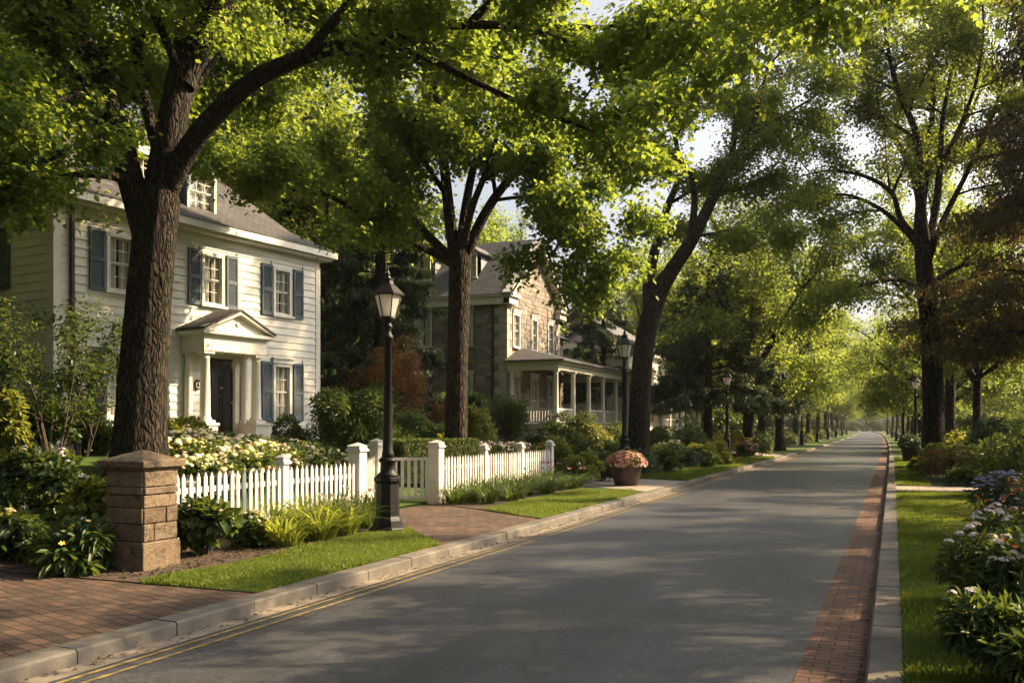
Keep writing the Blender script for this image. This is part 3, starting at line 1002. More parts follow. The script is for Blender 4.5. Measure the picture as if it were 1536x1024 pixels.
# trees in the gardens on the right
put(E_, 0, 0, .7, .85, 'slim shaded garden tree right of the vase-shaped tree', None, (3.3, 44.5))
for x, y, rz, s in ((20, 60, 2, .9), (27, 44, 4.1, 1.0), (17, 80, 1.3, 1.0), (27, 62, 3, 1.1), (24, 100, 5, 1.1), (34, 84, .6, 1.2), (38, 50, 1.6, 1.1), (30, 125, 2.6, 1.2), (45, 70, 3.6, 1.2)):
    put((B_, D_, A_)[int(x) % 3], 0, 0, rz, s, 'dense garden tree in the dark wood on the right', 'garden trees behind the right verge', (x, y))
put(E_, 0, 0, 4.0, .8, 'open-crowned verge tree standing out of view on the right', 'near verge trees on the right', (6.2, 12))  # unseen trees from here on, added to throw dappled shade on the road
put(E_, 0, 0, 5.2, .75, 'open-crowned verge tree standing out of view on the right', 'near verge trees on the right', (8.2, 19))
put(E_, 0, 0, 2.9, .8, 'open-crowned verge tree standing out of view on the right', 'near verge trees on the right', (7.5, 16))
put(E_, 0, 0, .3, .9, 'open-crowned verge tree standing out of view on the right', 'near verge trees on the right', (9, 23.5))
put(E_, 0, 0, 1.1, 1.05, 'open-crowned verge tree standing out of view on the right', 'near verge trees on the right', (10.5, 28))
for x, y, rz, s in ((-21, 9, 1, .9), (-17, 1, 3, .95), (-27, 14, 2, 1.1), (-9, -9, 4, 1.1), (3, -12, .5, 1.0)):  # unseen trees added to cut the sky light on the house side wall
    put(D_, 0, 0, rz, s, 'street tree standing out of view beside or behind the viewer', 'trees around the viewer', (x, y))
# trees behind the houses on the left
for x, y, rz, s in ((-24, 30, 2.2, 1.25), (-28, 27.5, .8, 1.4), (-34, 21, 3.5, 1.3), (-30, 22, 1, 1.05), (-31, 34, 2.6, 1.1), (-24.5, 33, 4, .9), (-30, 47, 5.2, 1.1), (-26, 58, .3, 1.0), (-38, 28, 3.1, 1.2), (-40, 45, 1.1, 1.2), (-34, 66, 2, 1.2), (-20, 84, 4.4, 1.1), (-30, 100, .9, 1.2), (-22, 118, 2.2, 1.2), (-44, 70, 5, 1.3)):
    put((A_, D_, B_)[int(-x) % 3], 0, 0, rz, s, 'leafy tree rising behind the houses on the left', 'garden trees behind the left houses', (x, y))

rnd = random.Random(505)
for i in range(26):
    y = rnd.uniform(95, 340)
    put((A_, D_, B_)[i % 3], 0, 0, rnd.uniform(0, 6), rnd.uniform(1.0, 1.35), 'hazy tree in the far wood left of the avenue', 'far wood left of the avenue', (rnd.uniform(-48, -17) + bend(y), y))
for i in range(22):
    y = rnd.uniform(120, 340)
    put((D_, A_, B_)[i % 3], 0, 0, rnd.uniform(0, 6), rnd.uniform(1.0, 1.35), 'hazy tree in the far wood right of the avenue', 'far wood right of the avenue', (rnd.uniform(16, 60) + bend(y), y))

# --- conifers
def conifer(seed, H, rad, nn, name, label, mat, base, group=None, z0=.9, step=1.0):
    t = Tree(seed)
    q = t.r
    t.mb.tube([Vector((0, 0, -.1)), Vector((0, 0, H * .5)), Vector((0, 0, H))], [H * .022, H * .014, .01], 8)
    z = z0
    while z < H * .985:
        f = (z - z0) / (H - z0)
        L = rad * (1 - f) ** .85 * q.uniform(.8, 1.1) + .1
        for k in range(q.choice((4, 5, 5, 6))):
            az = q.uniform(0, 6.283)
            l = L * q.uniform(.7, 1.1)
            d = Vector((math.cos(az), math.sin(az), 0))
            pts = [Vector((0, 0, z)), d * l * .4 + Vector((0, 0, z + l * .06)), d * l * .8 + Vector((0, 0, z - l * .06)), d * l + Vector((0, 0, z - l * .05))]
            t.mb.tube(pts, [.012 + l * .010, .01 + l * .006, .012, .004], 4)
            t.tips.append(pts[1:])
            for m in range(int(l * 3.2) + 1):
                s = q.uniform(.25, .95)
                o = d * l * s + Vector((0, 0, z - l * .04 * s))
                sd_ = Vector((-d.y, d.x, 0)) * q.choice((-1, 1))
                e = o + (sd_ * .7 + d * .6) * l * .32 * (1.15 - s) + Vector((0, 0, -.14 * l * .4))
                t.tips.append([o, o.lerp(e, .5) + Vector((0, 0, -.02)), e + Vector((0, 0, -.08))])
        z += H * .028 * step * q.uniform(.8, 1.25)
    tr = thing(name, label, 'tree', base, 0, group)
    t.mb.build('trunk', M['bark'], tr)
    t.leaves(nn, .26, T_NEEDLE, mat, tr, (0, 0, 0), spread=.07 if step == 1.0 else .2, flat=.6, droop=.5)
    return tr


x, y = -17.2, 29.5
conifer(61, 13.5, 3.0, 42000, 'spruce_tree', 'tall dark conifer in the gap right of the cream house', M['spruce'], (x, y, gz(x, y)))
x, y = at(1062, 50)
mid = conifer(62, 12.2, 4.5, 56000, 'spruce_tree', 'broad dark conifer beside the third house, mid-street', M['spruce'], (x, y, gz(x, y)), z0=2.9)
x, y = at(905, 58)
dup(mid, (x, y, gz(x, y)), 2.1, (.9, .9, .95), 'dark conifer behind the stone house porch roof')
x, y = at(860, 66)
dup(mid, (x, y, gz(x, y)), 4.1, (1, 1, 1.0), 'dark conifer half hidden just right of the stone gable')
x, y = -20.5, 33
dup(mid, (x, y, gz(x, y)), 1.1, (.7, .7, .95), 'slim dark conifer close behind the red-leaved tree')

# --- red japanese maple between the houses
t = generic(71, 5.2, 1.3, 75, 7, dict(OG, droop=.9, kids=3.4), .11)
x, y = at(604, 31)
t2 = t.finish('red_maple', 'small red-leaved tree between the cream and stone houses', 'tree', (0, 0, 0), 10500, .115, T_RHOMB, M['redmaple'], M['bark2'], spread=.16)
t2.location = (x, y, gz(x, y))
t2.scale = (.56, .56, .72)
# --- dark rust-tinged conifer at the upper right edge
x, y = at(1600, 33)
conifer(73, 23, 6.0, 80000, 'hemlock_tree', 'tall dark rust-tinged conifer at the upper right edge', M['hemlock'], (x, y, gz(x, y)), z0=4.6, step=.62)
# --- maple whose low boughs hang in at the top right
t = Tree(79)
b = Vector((4.6, 7.4, gz(4.6, 7.4) - .1))
t.trunk([b, b + Vector((0, .1, 2.4)), b + Vector((-.1, .2, 5.0))], [.34, .28, .26], 20)
top = b + Vector((-.1, .2, 4.9))
t.limb([top, P3(1570, -80, 8.6), P3(1440, -75, 9.2), P3(1330, -60, 9.6), P3(1260, -15, 9.8), P3(1190, 30, 10)], [.09, .07, .05, .03, .018, .007], dict(O_BIG, droop=.6, maxkid=.9), .35)
t.limb([top, P3(1580, -120, 9.4), P3(1420, -140, 10.4), P3(1280, -110, 11), P3(1220, -70, 11.3)], [.10, .08, .06, .03, .01], dict(O_BIG, droop=.4, maxkid=.9), .35)
for dx, dy, dz in ((4, -1, 4.5),):
    t.limb([top, top + Vector((dx * .3, dy * .3, dz * .5)), top + Vector((dx * .7, dy * .7, dz * .8)), top + Vector((dx, dy, dz))], [.15, .11, .07, .02], O_BIG, .3)
t.finish('maple_tree', 'maple with low boughs hanging in from the top right corner', 'tree', b, 11500, .10, T_MAPLE, M['maple'], M['bark'], spread=.16)


# ------------------------------------------------------------------ ground, road, kerbs
def sheet(name, xs, ys, zf, mat, curved=True, label=None, kind='structure', uv=True):
    me = bpy.data.meshes.new(name)
    v, f = [], []
    for y in ys:
        for x in xs:
            X = x + (bend(y) if curved else 0)
            v.append((X, y, zf(X, y)))
    n = len(xs)
    for j in range(len(ys) - 1):
        for i in range(n - 1):
            a = j * n + i
            f.append((a, a + 1, a + n + 1, a + n))
    me.from_pydata(v, [], f)
    me.polygons.foreach_set('use_smooth', [True] * len(f))
    if uv:
        l = me.uv_layers.new(name='UV')
        d = []
        for p in me.polygons:
            for li in p.loop_indices:
                c = v[me.loops[li].vertex_index]
                d += [c[0] - (bend(c[1]) if curved else 0), c[1]]
        l.data.foreach_set('uv', d)
    me.materials.append(mat)
    o = link(bpy.data.objects.new(name, me))
    o['kind'] = kind
    if label:
        o['label'] = label
    return o


def poly_sheet(name, pts, z, mat, kind='structure'):
    """flat sheet at height offset z over the ground, cut to a polygon"""
    mb = MB()
    mb.face([(x, y, gz(x, y) + z) for x, y in pts])
    o = mb.build(name, mat, None, uv=True)
    o['kind'] = kind
    return o


KX0, KX1 = -5.62, -5.40            # left kerb
BX0, BX1 = -0.62, -0.17            # brick gutter band
RX0, RX1 = -0.17, 0.06             # right kerb
ys = [-60, -30, -15, -8, -4] + [i * 1.0 for i in range(-2, 60)] + [60 + 4 * i for i in range(0, 40)] + [230 + 15 * i for i in range(0, 14)] + [460, 600, 900, 1500]
xs_l = [-900, -400, -200, -100, -70, -50, -40, -32] + [-28 + .75 * i for i in range(0, 29)]
xs_l = [x for x in xs_l if x < -6.4] + [-6.0, -5.61]
sheet('ground', xs_l, ys, gz, M['ground'])
xs_r = [0.05, .6, 1.2, 1.8, 2.4, 3, 3.6, 4.2, 5, 6, 7, 8.5, 10, 14, 20, 30, 50, 90, 200, 400, 900]
sheet('ground', xs_r, ys, gz, M['ground'])
sheet('road', [-5.42, -4.4, -3.3, -2.2, -1.2, -.60], ys, lambda x, y: 0.0 if y < 420 else -.3, M['asphalt'])
sheet('gutter', [-5.41, -5.20], [y for y in ys if -31 < y < 300], lambda x, y: .004, M['gutter'])
sheet('brick_gutter', [BX0, -.5, -.39, -.28, BX1 + .01], [y for y in ys if -31 < y < 300], lambda x, y: .006, M['paver'])
mb = MB()
for (xa, xb) in ((-5.15, -5.105), (-5.00, -4.955)):
    yy = [y for y in ys if -16 < y < 200]
    for i in range(len(yy) - 1):
        a, c = yy[i], yy[i + 1]
        mb.face([(xa + bend(a), a, .005), (xb + bend(a), a, .005), (xb + bend(c), c, .005), (xa + bend(c), c, .005)])
o = mb.build('road_marking', M['yellow'], None, uv=True)
o['kind'] = 'structure'


def kerb(name, x0, x1, z, gaps, y0, y1, face_x):
    """run of cast kerb lengths, dropped at the gaps"""
    mb = MB()
    y = y0
    rnd = random.Random(5)
    while y < y1:
        l = 1.0 if y < 60 else 4.0
        drop = any(a < y + l / 2 < b for a, b in gaps)
        zz = .03 if drop else z + rnd.uniform(-.004, .004)
        g = .006
        e = .018
        a, c = y + g, y + l - g
        o0, o1 = bend(a), bend(c)
        j = rnd.uniform(-.004, .004)
        fx = x1 + j if face_x > 0 else x0 + j
        bx = x0 if face_x > 0 else x1
        s = -e if face_x > 0 else e
        sec = [(fx, -.05), (fx, zz - e), (fx + s, zz), (bx, zz + .004), (bx, -.05)]
        if face_x < 0:
            pass
        n = len(sec)
        for i in range(n - 1):
            (xa, za), (xb, zb) = sec[i], sec[i + 1]
            q = [(xa + o0, a, za), (xa + o1, c, za), (xb + o1, c, zb), (xb + o0, a, zb)]
            mb.face(q if face_x < 0 else q[::-1])
        mb.face([(x + o0, a, zz_) for x, zz_ in sec])
        mb.face([(x + o1, c, zz_) for x, zz_ in sec][::-1])
        y += l
    o = mb.build(name, M['concrete'], None, uv=True)
    o['kind'] = 'structure'


kerb('kerb', KX0, KX1, .115, [], -30, 250, 1)
kerb('kerb', RX0, RX1, .115, [], -30, 250, -1)
# brick driveway and brick garden walk (left), pale crossings
dx = [-30, -26, -22, -19, -17] + [-16 + .6 * i for i in range(0, 17)] + [-5.61]
sheet('driveway', dx, [-30, -20, -12, -8, -5, -3, -1, 0, 1, 2, 3, 4, 5, 6, 7, 7.35], lambda x, y: gz(x, y) + .008, M['paver_old'], False)
poly_sheet('garden_path', [(-5.61, 11.25), (-5.61, 15.1), (-7.4, 16.35), (-8.8, 17.3), (-8.9, 14.4), (-7.3, 13.2)], .008, M['paver_old'])
poly_sheet('side_path', [(-5.61, 22.6), (-5.61, 27.4), (-9.5, 28.6), (-9.5, 25.2), (-7.6, 24.0)], .008, M['slab'])
poly_sheet('side_path', [(.05, 25.0), (1.7, 25.2), (2.6, 26.8), (2.6, 27.6), (.05, 27.3)], .009, M['slab'])
poly_sheet('side_path', [(-5.72, 50.6), (-5.75, 55), (-11, 56.5), (-11, 52.5)], .02, M['slab'])
# planting beds with bark mulch
for pts in ([(-7.12, 7.4), (-6.95, 11.2), (-7.35, 12.95), (-8.85, 14.3), (-9.14, 14.3), (-9.14, 7.4)],
            [(-7.3, 16.45), (-7.35, 22.4), (-7.6, 23.9), (-9.2, 24.6), (-9.2, 17.5)]):
    o = poly_sheet('flower_bed', pts, .012, M['mulch'])
sheet('flower_bed', [-15, -14, -13, -12.2, -11.6, -11, -10.4, -9.8, -9.13], [7.4, 8, 8.7, 9.4, 10.2], lambda x, y: gz(x, y) + .02, M['mulch'], False)
sheet('flower_bed', [.75, 1.3, 1.9, 2.5, 3.1, 3.7, 4.4, 5.2, 6.2], [-2, 0, 2, 4, 6, 8, 10, 12, 14, 16, 18, 20, 22, 24.6], lambda x, y: gz(x, y) + .010, M['mulch'], False)
# bark chips and pebbles on the near bed
rs = np.random.RandomState(3)
n = 2600
Pn = np.stack([rs.uniform(-8.6, -7.1, n), rs.uniform(7.45, 13.2, n), np.full(n, .12)], 1)
o = scatter_mesh('mulch_chips', Pn, rnd_dirs(rs, n) * np.array([1, 1, .3]), rnd_dirs(rs, n) * .5 + np.array([0, 0, 1.0]), rs.uniform(.02, .055, n), T_RHOMB, M['mulch'])
tag(o, None, None, None, 'stuff')

n = 2200
yy = rs.uniform(2, 60, n) ** 1.0
lx_ = np.where(rs.rand(n) < .75, -5.38 + np.abs(rs.normal(size=n)) * .07, -.19 - np.abs(rs.normal(size=n)) * .04)
Pn = np.stack([lx_ + np.array([bend(v) for v in yy]), yy, np.full(n, .012)], 1)
o = scatter_mesh('leaf_litter', Pn, rnd_dirs(rs, n) * np.array([1, 1, .15]), rnd_dirs(rs, n) * .35 + np.array([0, 0, 1.0]), rs.uniform(.015, .05, n), T_RHOMB, M['litter'])
tag(o, None, None, None, 'stuff')

# lawns: turf sheet + blades
LAWN1 = [(-5.63, 7.36), (-5.63, 11.22), (-7.28, 13.16), (-7.34, 12.2), (-7.1, 9.4), (-7.12, 7.36)]
LAWN2 = [(-5.63, 15.15), (-5.63, 21.6), (-5.95, 22.5), (-7.35, 22.5), (-7.32, 16.4)]
LAWN3 = [(.07, -2), (.07, 24.8), (1.6, 25.0), (2.28, 24.6), (1.98, 18), (1.25, 13), (.95, 8.5), (.84, 5), (.84, -2)]
LAWN4 = [(-5.65, 27.6), (-5.70, 50), (-7.4, 50), (-7.6, 28.4)]
LAWN5 = [(.07, 27.5), (.07, 52), (.9, 52), (.95, 27.6)]


def inside(x, y, poly):
    c = np.zeros(len(x), bool)
    j = len(poly) - 1
    for i in range(len(poly)):
        (xi, yi), (xj, yj) = poly[i], poly[j]
        m = ((yi > y) != (yj > y)) & (x < (xj - xi) * (y - yi) / (yj - yi + 1e-12) + xi)
        c ^= m
        j = i
    return c


def lawn(poly, dens, h, seed, z=.016):
    poly_sheet('lawn', poly, z, M['lawn'])
    r = np.random.RandomState(seed)
    X = [p[0] for p in poly]
    Y = [p[1] for p in poly]
    A = (max(X) - min(X)) * (max(Y) - min(Y))
    n = int(A * dens)
    x, y = r.uniform(min(X) - .02, max(X) + .02, n), r.uniform(min(Y) - .02, max(Y) + .02, n)
    k = inside(x, y, poly)
    x, y = x[k], y[k]
    n = len(x)
    zz = np.array([gz(a, b_) for a, b_ in zip(x, y)]) + z - .006
    tall = 1 + .35 * np.sin(x * 3.1 + 1) * np.sin(y * 2.3)
    o = scatter_mesh('grass', np.stack([x, y, zz], 1), rnd_dirs(r, n) * np.array([.75, .75, 0]) + np.array([0, 0, 1.0]), rnd_dirs(r, n) * np.array([1, 1, .2]) + np.array([0, 0, .05]),
                     h * r.uniform(.6, 1.3, n) * tall, ([(-.09, 0, 0), (.09, 0, 0), (.05, .6, .05), (0, 1, .2), (-.05, .6, .05)], [(0, 1, 2, 3, 4)]), M['turf'])
    tag(o, None, None, None, 'stuff')


lawn(LAWN1, 5200, .05, 1)
lawn(LAWN2, 3600, .055, 2)
lawn(LAWN3, 3000, .055, 3)
lawn(LAWN4, 900, .08, 4)
lawn(LAWN5, 900, .08, 5)
sheet('lawn', [-7.5, -6.6, -5.63], [y for y in ys if 56 <= y < 240], lambda x, y: gz(x, y) + .02, M['lawn'])
sheet('lawn', [.07, .5, 1.0], [y for y in ys if 52 <= y < 240], lambda x, y: gz(x, y) + .02, M['lawn'])
# sun-lit garden lawn behind the picket fence
lx = [-17.5, -16, -15, -14, -13, -12, -11.4, -10.8, -10.2, -9.6, -9.0]
sheet('lawn', lx, [9.5, 11, 12.5, 14, 15.5, 17.25], lambda x, y: gz(x, y) + .03, M['lawn'], False)
sheet('lawn', lx, [17.25, 18.5, 20, 22, 24, 26], lambda x, y: gz(x, y) + .03, M['lawn'], False)


# ------------------------------------------------------------------ building helpers
def cut(x0, x1, z0, z1, openings):
    """parts of [x0,x1] not covered by openings whose height range meets [z0,z1]"""
    iv = [(x0, x1)]
    for (a, b_, c, d) in openings:
        if d <= z0 + .01 or c >= z1 - .01:
            continue
        nv = []
        for (p, q) in iv:
            if b_ <= p or a >= q:
                nv.append((p, q))
            else:
                if a > p:
                    nv.append((p, a))
                if b_ < q:
                    nv.append((b_, q))
        iv = nv
    return [(p, q) for p, q in iv if q - p > .01]


class Wall:
    """a vertical wall seen from outside: origin o, direction a along it, outward normal n (all local)"""

    def __init__(self, o, a, n):
        self.o, self.a, self.n = Vector(o), Vector(a), Vector(n)

    def p(self, x, d, z):
        return self.o + self.a * x + self.n * d + Vector((0, 0, z))

    def bx(self, mb, x0, x1, d0, d1, z0, z1):
        c = self.p((x0 + x1) / 2, (d0 + d1) / 2, (z0 + z1) / 2)
        return mb.obox(c, self.a * ((x1 - x0) / 2), self.n * ((d1 - d0) / 2), (0, 0, (z1 - z0) / 2))

    def siding(self, mb, L, z0, z1, ops, h=.2):
        z = z0
        k = 0
        while z < z1 - .01:
            t = min(z + h, z1)
            br = sorted({z, t} | {v for o_ in ops for v in o_[2:4] if z + .012 < v < t - .012})
            for i in range(len(br) - 1):
                a, c = br[i], br[i + 1]
                da, dc = .026 - .022 * (a - z) / (t - z), .026 - .022 * (c - z) / (t - z)
                for (p, q) in cut(0, L, a, c, ops):
                    P = self.p
                    mb.face([P(p, da, a), P(q, da, a), P(q, dc, c), P(p, dc, c)])
                    mb.face([P(p, .0, a), P(q, .0, a), P(q, da, a), P(p, da, a)])
                    mb.face([P(p, .0, a), P(p, da, a), P(p, dc, c), P(p, 0, c)])
                    mb.face([P(q, da, a), P(q, 0, a), P(q, 0, c), P(q, dc, c)])
            z = t
            k += 1

    def flat(self, mb, L, z0, z1, ops, reveal=.14):
        zs = sorted({z0, z1} | {v for o in ops for v in o[2:4] if z0 < v < z1})
        for i in range(len(zs) - 1):
            for (p, q) in cut(0, L, zs[i], zs[i + 1], ops):
                mb.face([self.p(p, 0, zs[i]), self.p(q, 0, zs[i]), self.p(q, 0, zs[i + 1]), self.p(p, 0, zs[i + 1])])
        for (a, b_, c, d) in ops:
            P = self.p
            mb.face([P(a, 0, c), P(a, 0, d), P(a, -reveal, d), P(a, -reveal, c)])
            mb.face([P(b_, 0, c), P(b_, -reveal, c), P(b_, -reveal, d), P(b_, 0, d)])
            mb.face([P(a, 0, d), P(b_, 0, d), P(b_, -reveal, d), P(a, -reveal, d)])
            mb.face([P(a, 0, c), P(a, -reveal, c), P(b_, -reveal, c), P(b_, 0, c)])

    def stones(self, mb, L, z0, z1, ops, rnd, ext=None, hmin=.15, hmax=.24):
        z = z0
        while z < z1 - .02:
            t = min(z + rnd.uniform(hmin, hmax), z1)
            l0, l1 = (0, L) if ext is None else ext(t)
            for (p, q) in cut(max(0, l0), min(L, l1), z, t, ops):
                x = p
                while x < q - .01:
                    w = min(rnd.uniform(.22, .72), q - x)
                    if q - (x + w) < .12:
                        w = q - x
                    d = rnd.uniform(.012, .045)
                    g = .008
                    self.bx(mb, x + g, x + w - g, 0.0, d, z + g, t - g)
                    x += w
            z = t

    def window(self, parent, x0, x1, z0, z1, nx, nz, frame_w=.09, sash=True, head=True, matf=None, curtain=True, name='window', sill=True, deep=.16):
        """frame is the part; pane, curtain and sill are its pieces"""
        mf = matf or M['white']
        f = MB()
        self.bx(f, x0, x0 + frame_w, -.08, .045, z0, z1)
        self.bx(f, x1 - frame_w, x1, -.08, .045, z0, z1)
        self.bx(f, x0 + frame_w, x1 - frame_w, -.08, .045, z1 - frame_w, z1)
        self.bx(f, x0 + frame_w, x1 - frame_w, -.08, .043, z0, z0 + frame_w * .6)
        gx0, gx1, gz0, gz1 = x0 + frame_w, x1 - frame_w, z0 + frame_w * .6, z1 - frame_w
        zm = (gz0 + gz1) / 2
        s = .03
        if sash:
            for (a, b_, d) in ((gz0, zm, -.045), (zm, gz1, -.02)):
                self.bx(f, gx0, gx0 + s, d - .03, d, a, b_)
                self.bx(f, gx1 - s, gx1, d - .03, d, a, b_)
                self.bx(f, gx0 + s, gx1 - s, d - .031, d + .001, b_ - s, b_)
                self.bx(f, gx0 + s, gx1 - s, d - .031, d + .001, a, a + s)
                for i in range(1, nx):
                    x = gx0 + (gx1 - gx0) * i / nx
                    self.bx(f, x - .0085, x + .0085, d - .025, d - .004, a + s, b_ - s)
                h = nz // 2
                for i in range(1, h):
                    z = a + (b_ - a) * i / h
                    self.bx(f, gx0 + s, gx1 - s, d - .023, d - .006, z - .0085, z + .0085)
        if head:
            self.bx(f, x0 - .04, x1 + .04, .0, .075, z1, z1 + .12)
            self.bx(f, x0 - .07, x1 + .07, .0, .11, z1 + .12, z1 + .165)
        fo = f.build(name, mf, parent)
        g = MB()
        P = self.p
        g.face([P(gx0, -.055, gz0), P(gx1, -.055, gz0), P(gx1, -.055, gz1), P(gx0, -.055, gz1)])
        g.build('pane', M['glass'], fo)
        if curtain:
            c = MB()
            n = 26
            w = gx1 - gx0
            for (a, b_) in ((0, .42), (.58, 1.0)):
                pts = []
                for i in range(n + 1):
                    u = a + (b_ - a) * i / n
                    pts.append((gx0 + w * u, -.115 + .018 * math.sin(i * 1.5)))
                for i in range(n):
                    (xa, da), (xb, db) = pts[i], pts[i + 1]
                    c.face([P(xa, da, gz0 + .02), P(xb, db, gz0 + .02), P(xb, db, gz1), P(xa, da, gz1)], True)
            c.build('curtain', M['curtain'], fo)
        r = MB()
        P = self.p
        r.face([P(x0, -.45, z0 - .1), P(x1, -.45, z0 - .1), P(x1, -.45, z1 + .1), P(x0, -.45, z1 + .1)])
        r.face([P(x0, -.08, z0), P(x0, -.45, z0 - .1), P(x0, -.45, z1 + .1), P(x0, -.08, z1)])
        r.face([P(x1, -.45, z0 - .1), P(x1, -.08, z0), P(x1, -.08, z1), P(x1, -.45, z1 + .1)])
        r.face([P(x0, -.08, z1), P(x0, -.45, z1 + .1), P(x1, -.45, z1 + .1), P(x1, -.08, z1)])
        r.face([P(x0, -.08, z0), P(x1, -.08, z0), P(x1, -.45, z0 - .1), P(x0, -.45, z0 - .1)])
        r.build('recess', M['inside'], fo)
        if sill:
            q = MB()
            self.bx(q, x0 - .06, x1 + .06, .0, .11, z0 - .06, z0)
            q.build('sill', mf, fo)
        return fo

    def shutter(self, parent, x0, x1, z0, z1):
        s = MB()
        w = .055
        d0, d1 = .03, .07
        self.bx(s, x0, x0 + w, d0, d1, z0, z1)
        self.bx(s, x1 - w, x1, d0, d1, z0, z1)
        zm = z0 + (z1 - z0) * .5
        for (a, b_) in ((z0, z0 + .10), (zm - .05, zm + .05), (z1 - .08, z1)):
            self.bx(s, x0 + w, x1 - w, d0, d1 - .001, a, b_)
        for (a, b_) in ((z0 + .10, zm - .05), (zm + .05, z1 - .08)):
            n = int((b_ - a) / .048)
            for i in range(n):
                z = a + (i + .5) * (b_ - a) / n
                c = self.p((x0 + x1) / 2, (d0 + d1) / 2 - .002, z)
                s.obox(c, self.a * ((x1 - x0) / 2 - w), self.n * .014 + Vector((0, 0, -.016)), self.n * .003 + Vector((0, 0, .003)))
        # hanging pin
        self.bx(s, x1 - .03, x1 - .015, .03, .05, z1, z1 + .10)
        return s.build('shutter', M['shutter'], parent)


# ------------------------------------------------------------------ the cream clapboard house
HA = math.atan2(.991, .129)
HZ = 1.08
house = thing('clapboard_house', 'cream clapboard house with slate blue shutters and columned portico', 'house', (-17.07, 15.17, HZ), HA)
FL = 8.63                     # front length
DP = 9.0                      # depth
EV = 6.76 - HZ                # eaves above house ground
WF = Wall((0, 0, 0), (1, 0, 0), (0, -1, 0))
WS = Wall((0, DP, 0), (0, -1, 0), (-1, 0, 0))
WE = Wall((FL, 0, 0), (0, 1, 0), (1, 0, 0))
z2a, z2b = 4.87 - HZ, 6.23 - HZ
z1a, z1b = 1.90 - HZ, 3.50 - HZ
DX0, DX1, DZ0, DZ1 = 4.36, 5.22, 1.35 - HZ, 3.50 - HZ
front_win = [(1.31, 2.07, z2a, z2b), (4.13, 4.89, z2a, z2b), (6.70, 7.44, z2a, z2b), (1.31, 2.07, z1a, z1b), (6.70, 7.44, z1a, z1b)]
ops = front_win + [(DX0, DX1, DZ0, DZ1)]
mb = MB()
WF.siding(mb, FL, .25, EV, ops)
side_win = [(2.0, 2.8, z2a, z2b), (6.15, 6.95, z2a, z2b), (2.0, 2.8, z1a, z1b), (6.15, 6.95, z1a, z1b)]
WS.siding(mb, DP, .25, EV, side_win)
WE.siding(mb, DP, .25, EV, [])
mb.build('wall', M['clapboard'], house, uv=True)
mb = MB()
mb.box(.03, FL - .03, .03, DP - .03, -.6, .249)
mb.build('foundation', M['quoin'], house)
mb = MB()
for w in (WF, WE, WS):
    L = FL if w is WF else DP
    w.bx(mb, -.03 if w is WF else .10, .16, 0, .034, .25, EV - .3) if w is not WS else w.bx(mb, DP - .22, DP + .0, 0, .034, .25, EV - .3)
    if w is WF:
        w.bx(mb, L - .16, L + .03, 0, .034, .25, EV - .3)
    w.bx(mb, .001, L - .001, 0, .036, EV - .30, EV)
mb.build('corner_boards', M['trim'], house)
for k, (a, b_, c, d) in enumerate(front_win):
    o = WF.window(house, a, b_, c, d, 3, 4, head=(c < 2))
    WF.shutter(house, a - .46, a - .06, c - .04, d + .03)
    WF.shutter(house, b_ + .06, b_ + .46, c - .04, d + .03)
for (a, b_, c, d) in side_win:
    WS.window(house, a, b_, c, d, 3, 4, head=(c < 2))
    WS.shutter(house, a - .5, a - .06, c - .04, d + .03)
    WS.shutter(house, b_ + .06, b_ + .5, c - .04, d + .03)
# hipped roof with flared eaves
ov = .42
rp = []


def hip(mb, x0, x1, y0, y1, z, rise, run, flare):
    """four slopes; eave ring, flare ring, ridge"""
    e = [(x0, y0), (x1, y0), (x1, y1), (x0, y1)]
    q = flare
    m = [(x0 + q, y0 + q), (x1 - q, y0 + q), (x1 - q, y1 - q), (x0 + q, y1 - q)]
    zf = z + q * .55
    h = (y1 - y0) / 2
    rd = [(x0 + run, y0 + h), (x1 - run, y0 + h)]
    zr = z + rise
    E = [Vector((x, y, z)) for x, y in e]
    Mi = [Vector((x, y, zf)) for x, y in m]
    Rr = [Vector((x, y, zr)) for x, y in rd]
    for i in range(4):
        j = (i + 1) % 4
        mb.face([E[i], E[j], Mi[j], Mi[i]])
    mb.face([Mi[0], Mi[1], Rr[1], Rr[0]])
    mb.face([Mi[1], Mi[2], Rr[1]])
    mb.face([Mi[2], Mi[3], Rr[0], Rr[1]])
    mb.face([Mi[3], Mi[0], Rr[0]])
    return Mi, Rr


rf = MB()
hip(rf, -ov, FL + ov, -ov, DP + ov, EV + .17, 4.1, 4.0, 1.0)
roof = rf.build('roof', M['shingle'], house, uv=True)
mb = MB()
for (x0, x1, y0, y1) in ((-ov + .02, FL + ov - .02, -ov + .02, -.037), (FL + .037, FL + ov - .02, -.037, DP), (-ov + .02, -.037, -.037, DP)):
    mb.box(x0, x1, y0, y1, EV - .02, EV + .165)
    mb.box(x0 + .12, x1 - .12 if x1 > FL else x1, y0 + .12 if y0 < -.2 else y0, y1, EV - .10, EV - .021)
mb.build('cornice', M['trim'], house)
mb = MB()
WF.bx(mb, .36, .44, .03, .11, .25, EV - .1)
mb.build('downspout', M['pipe'], house)


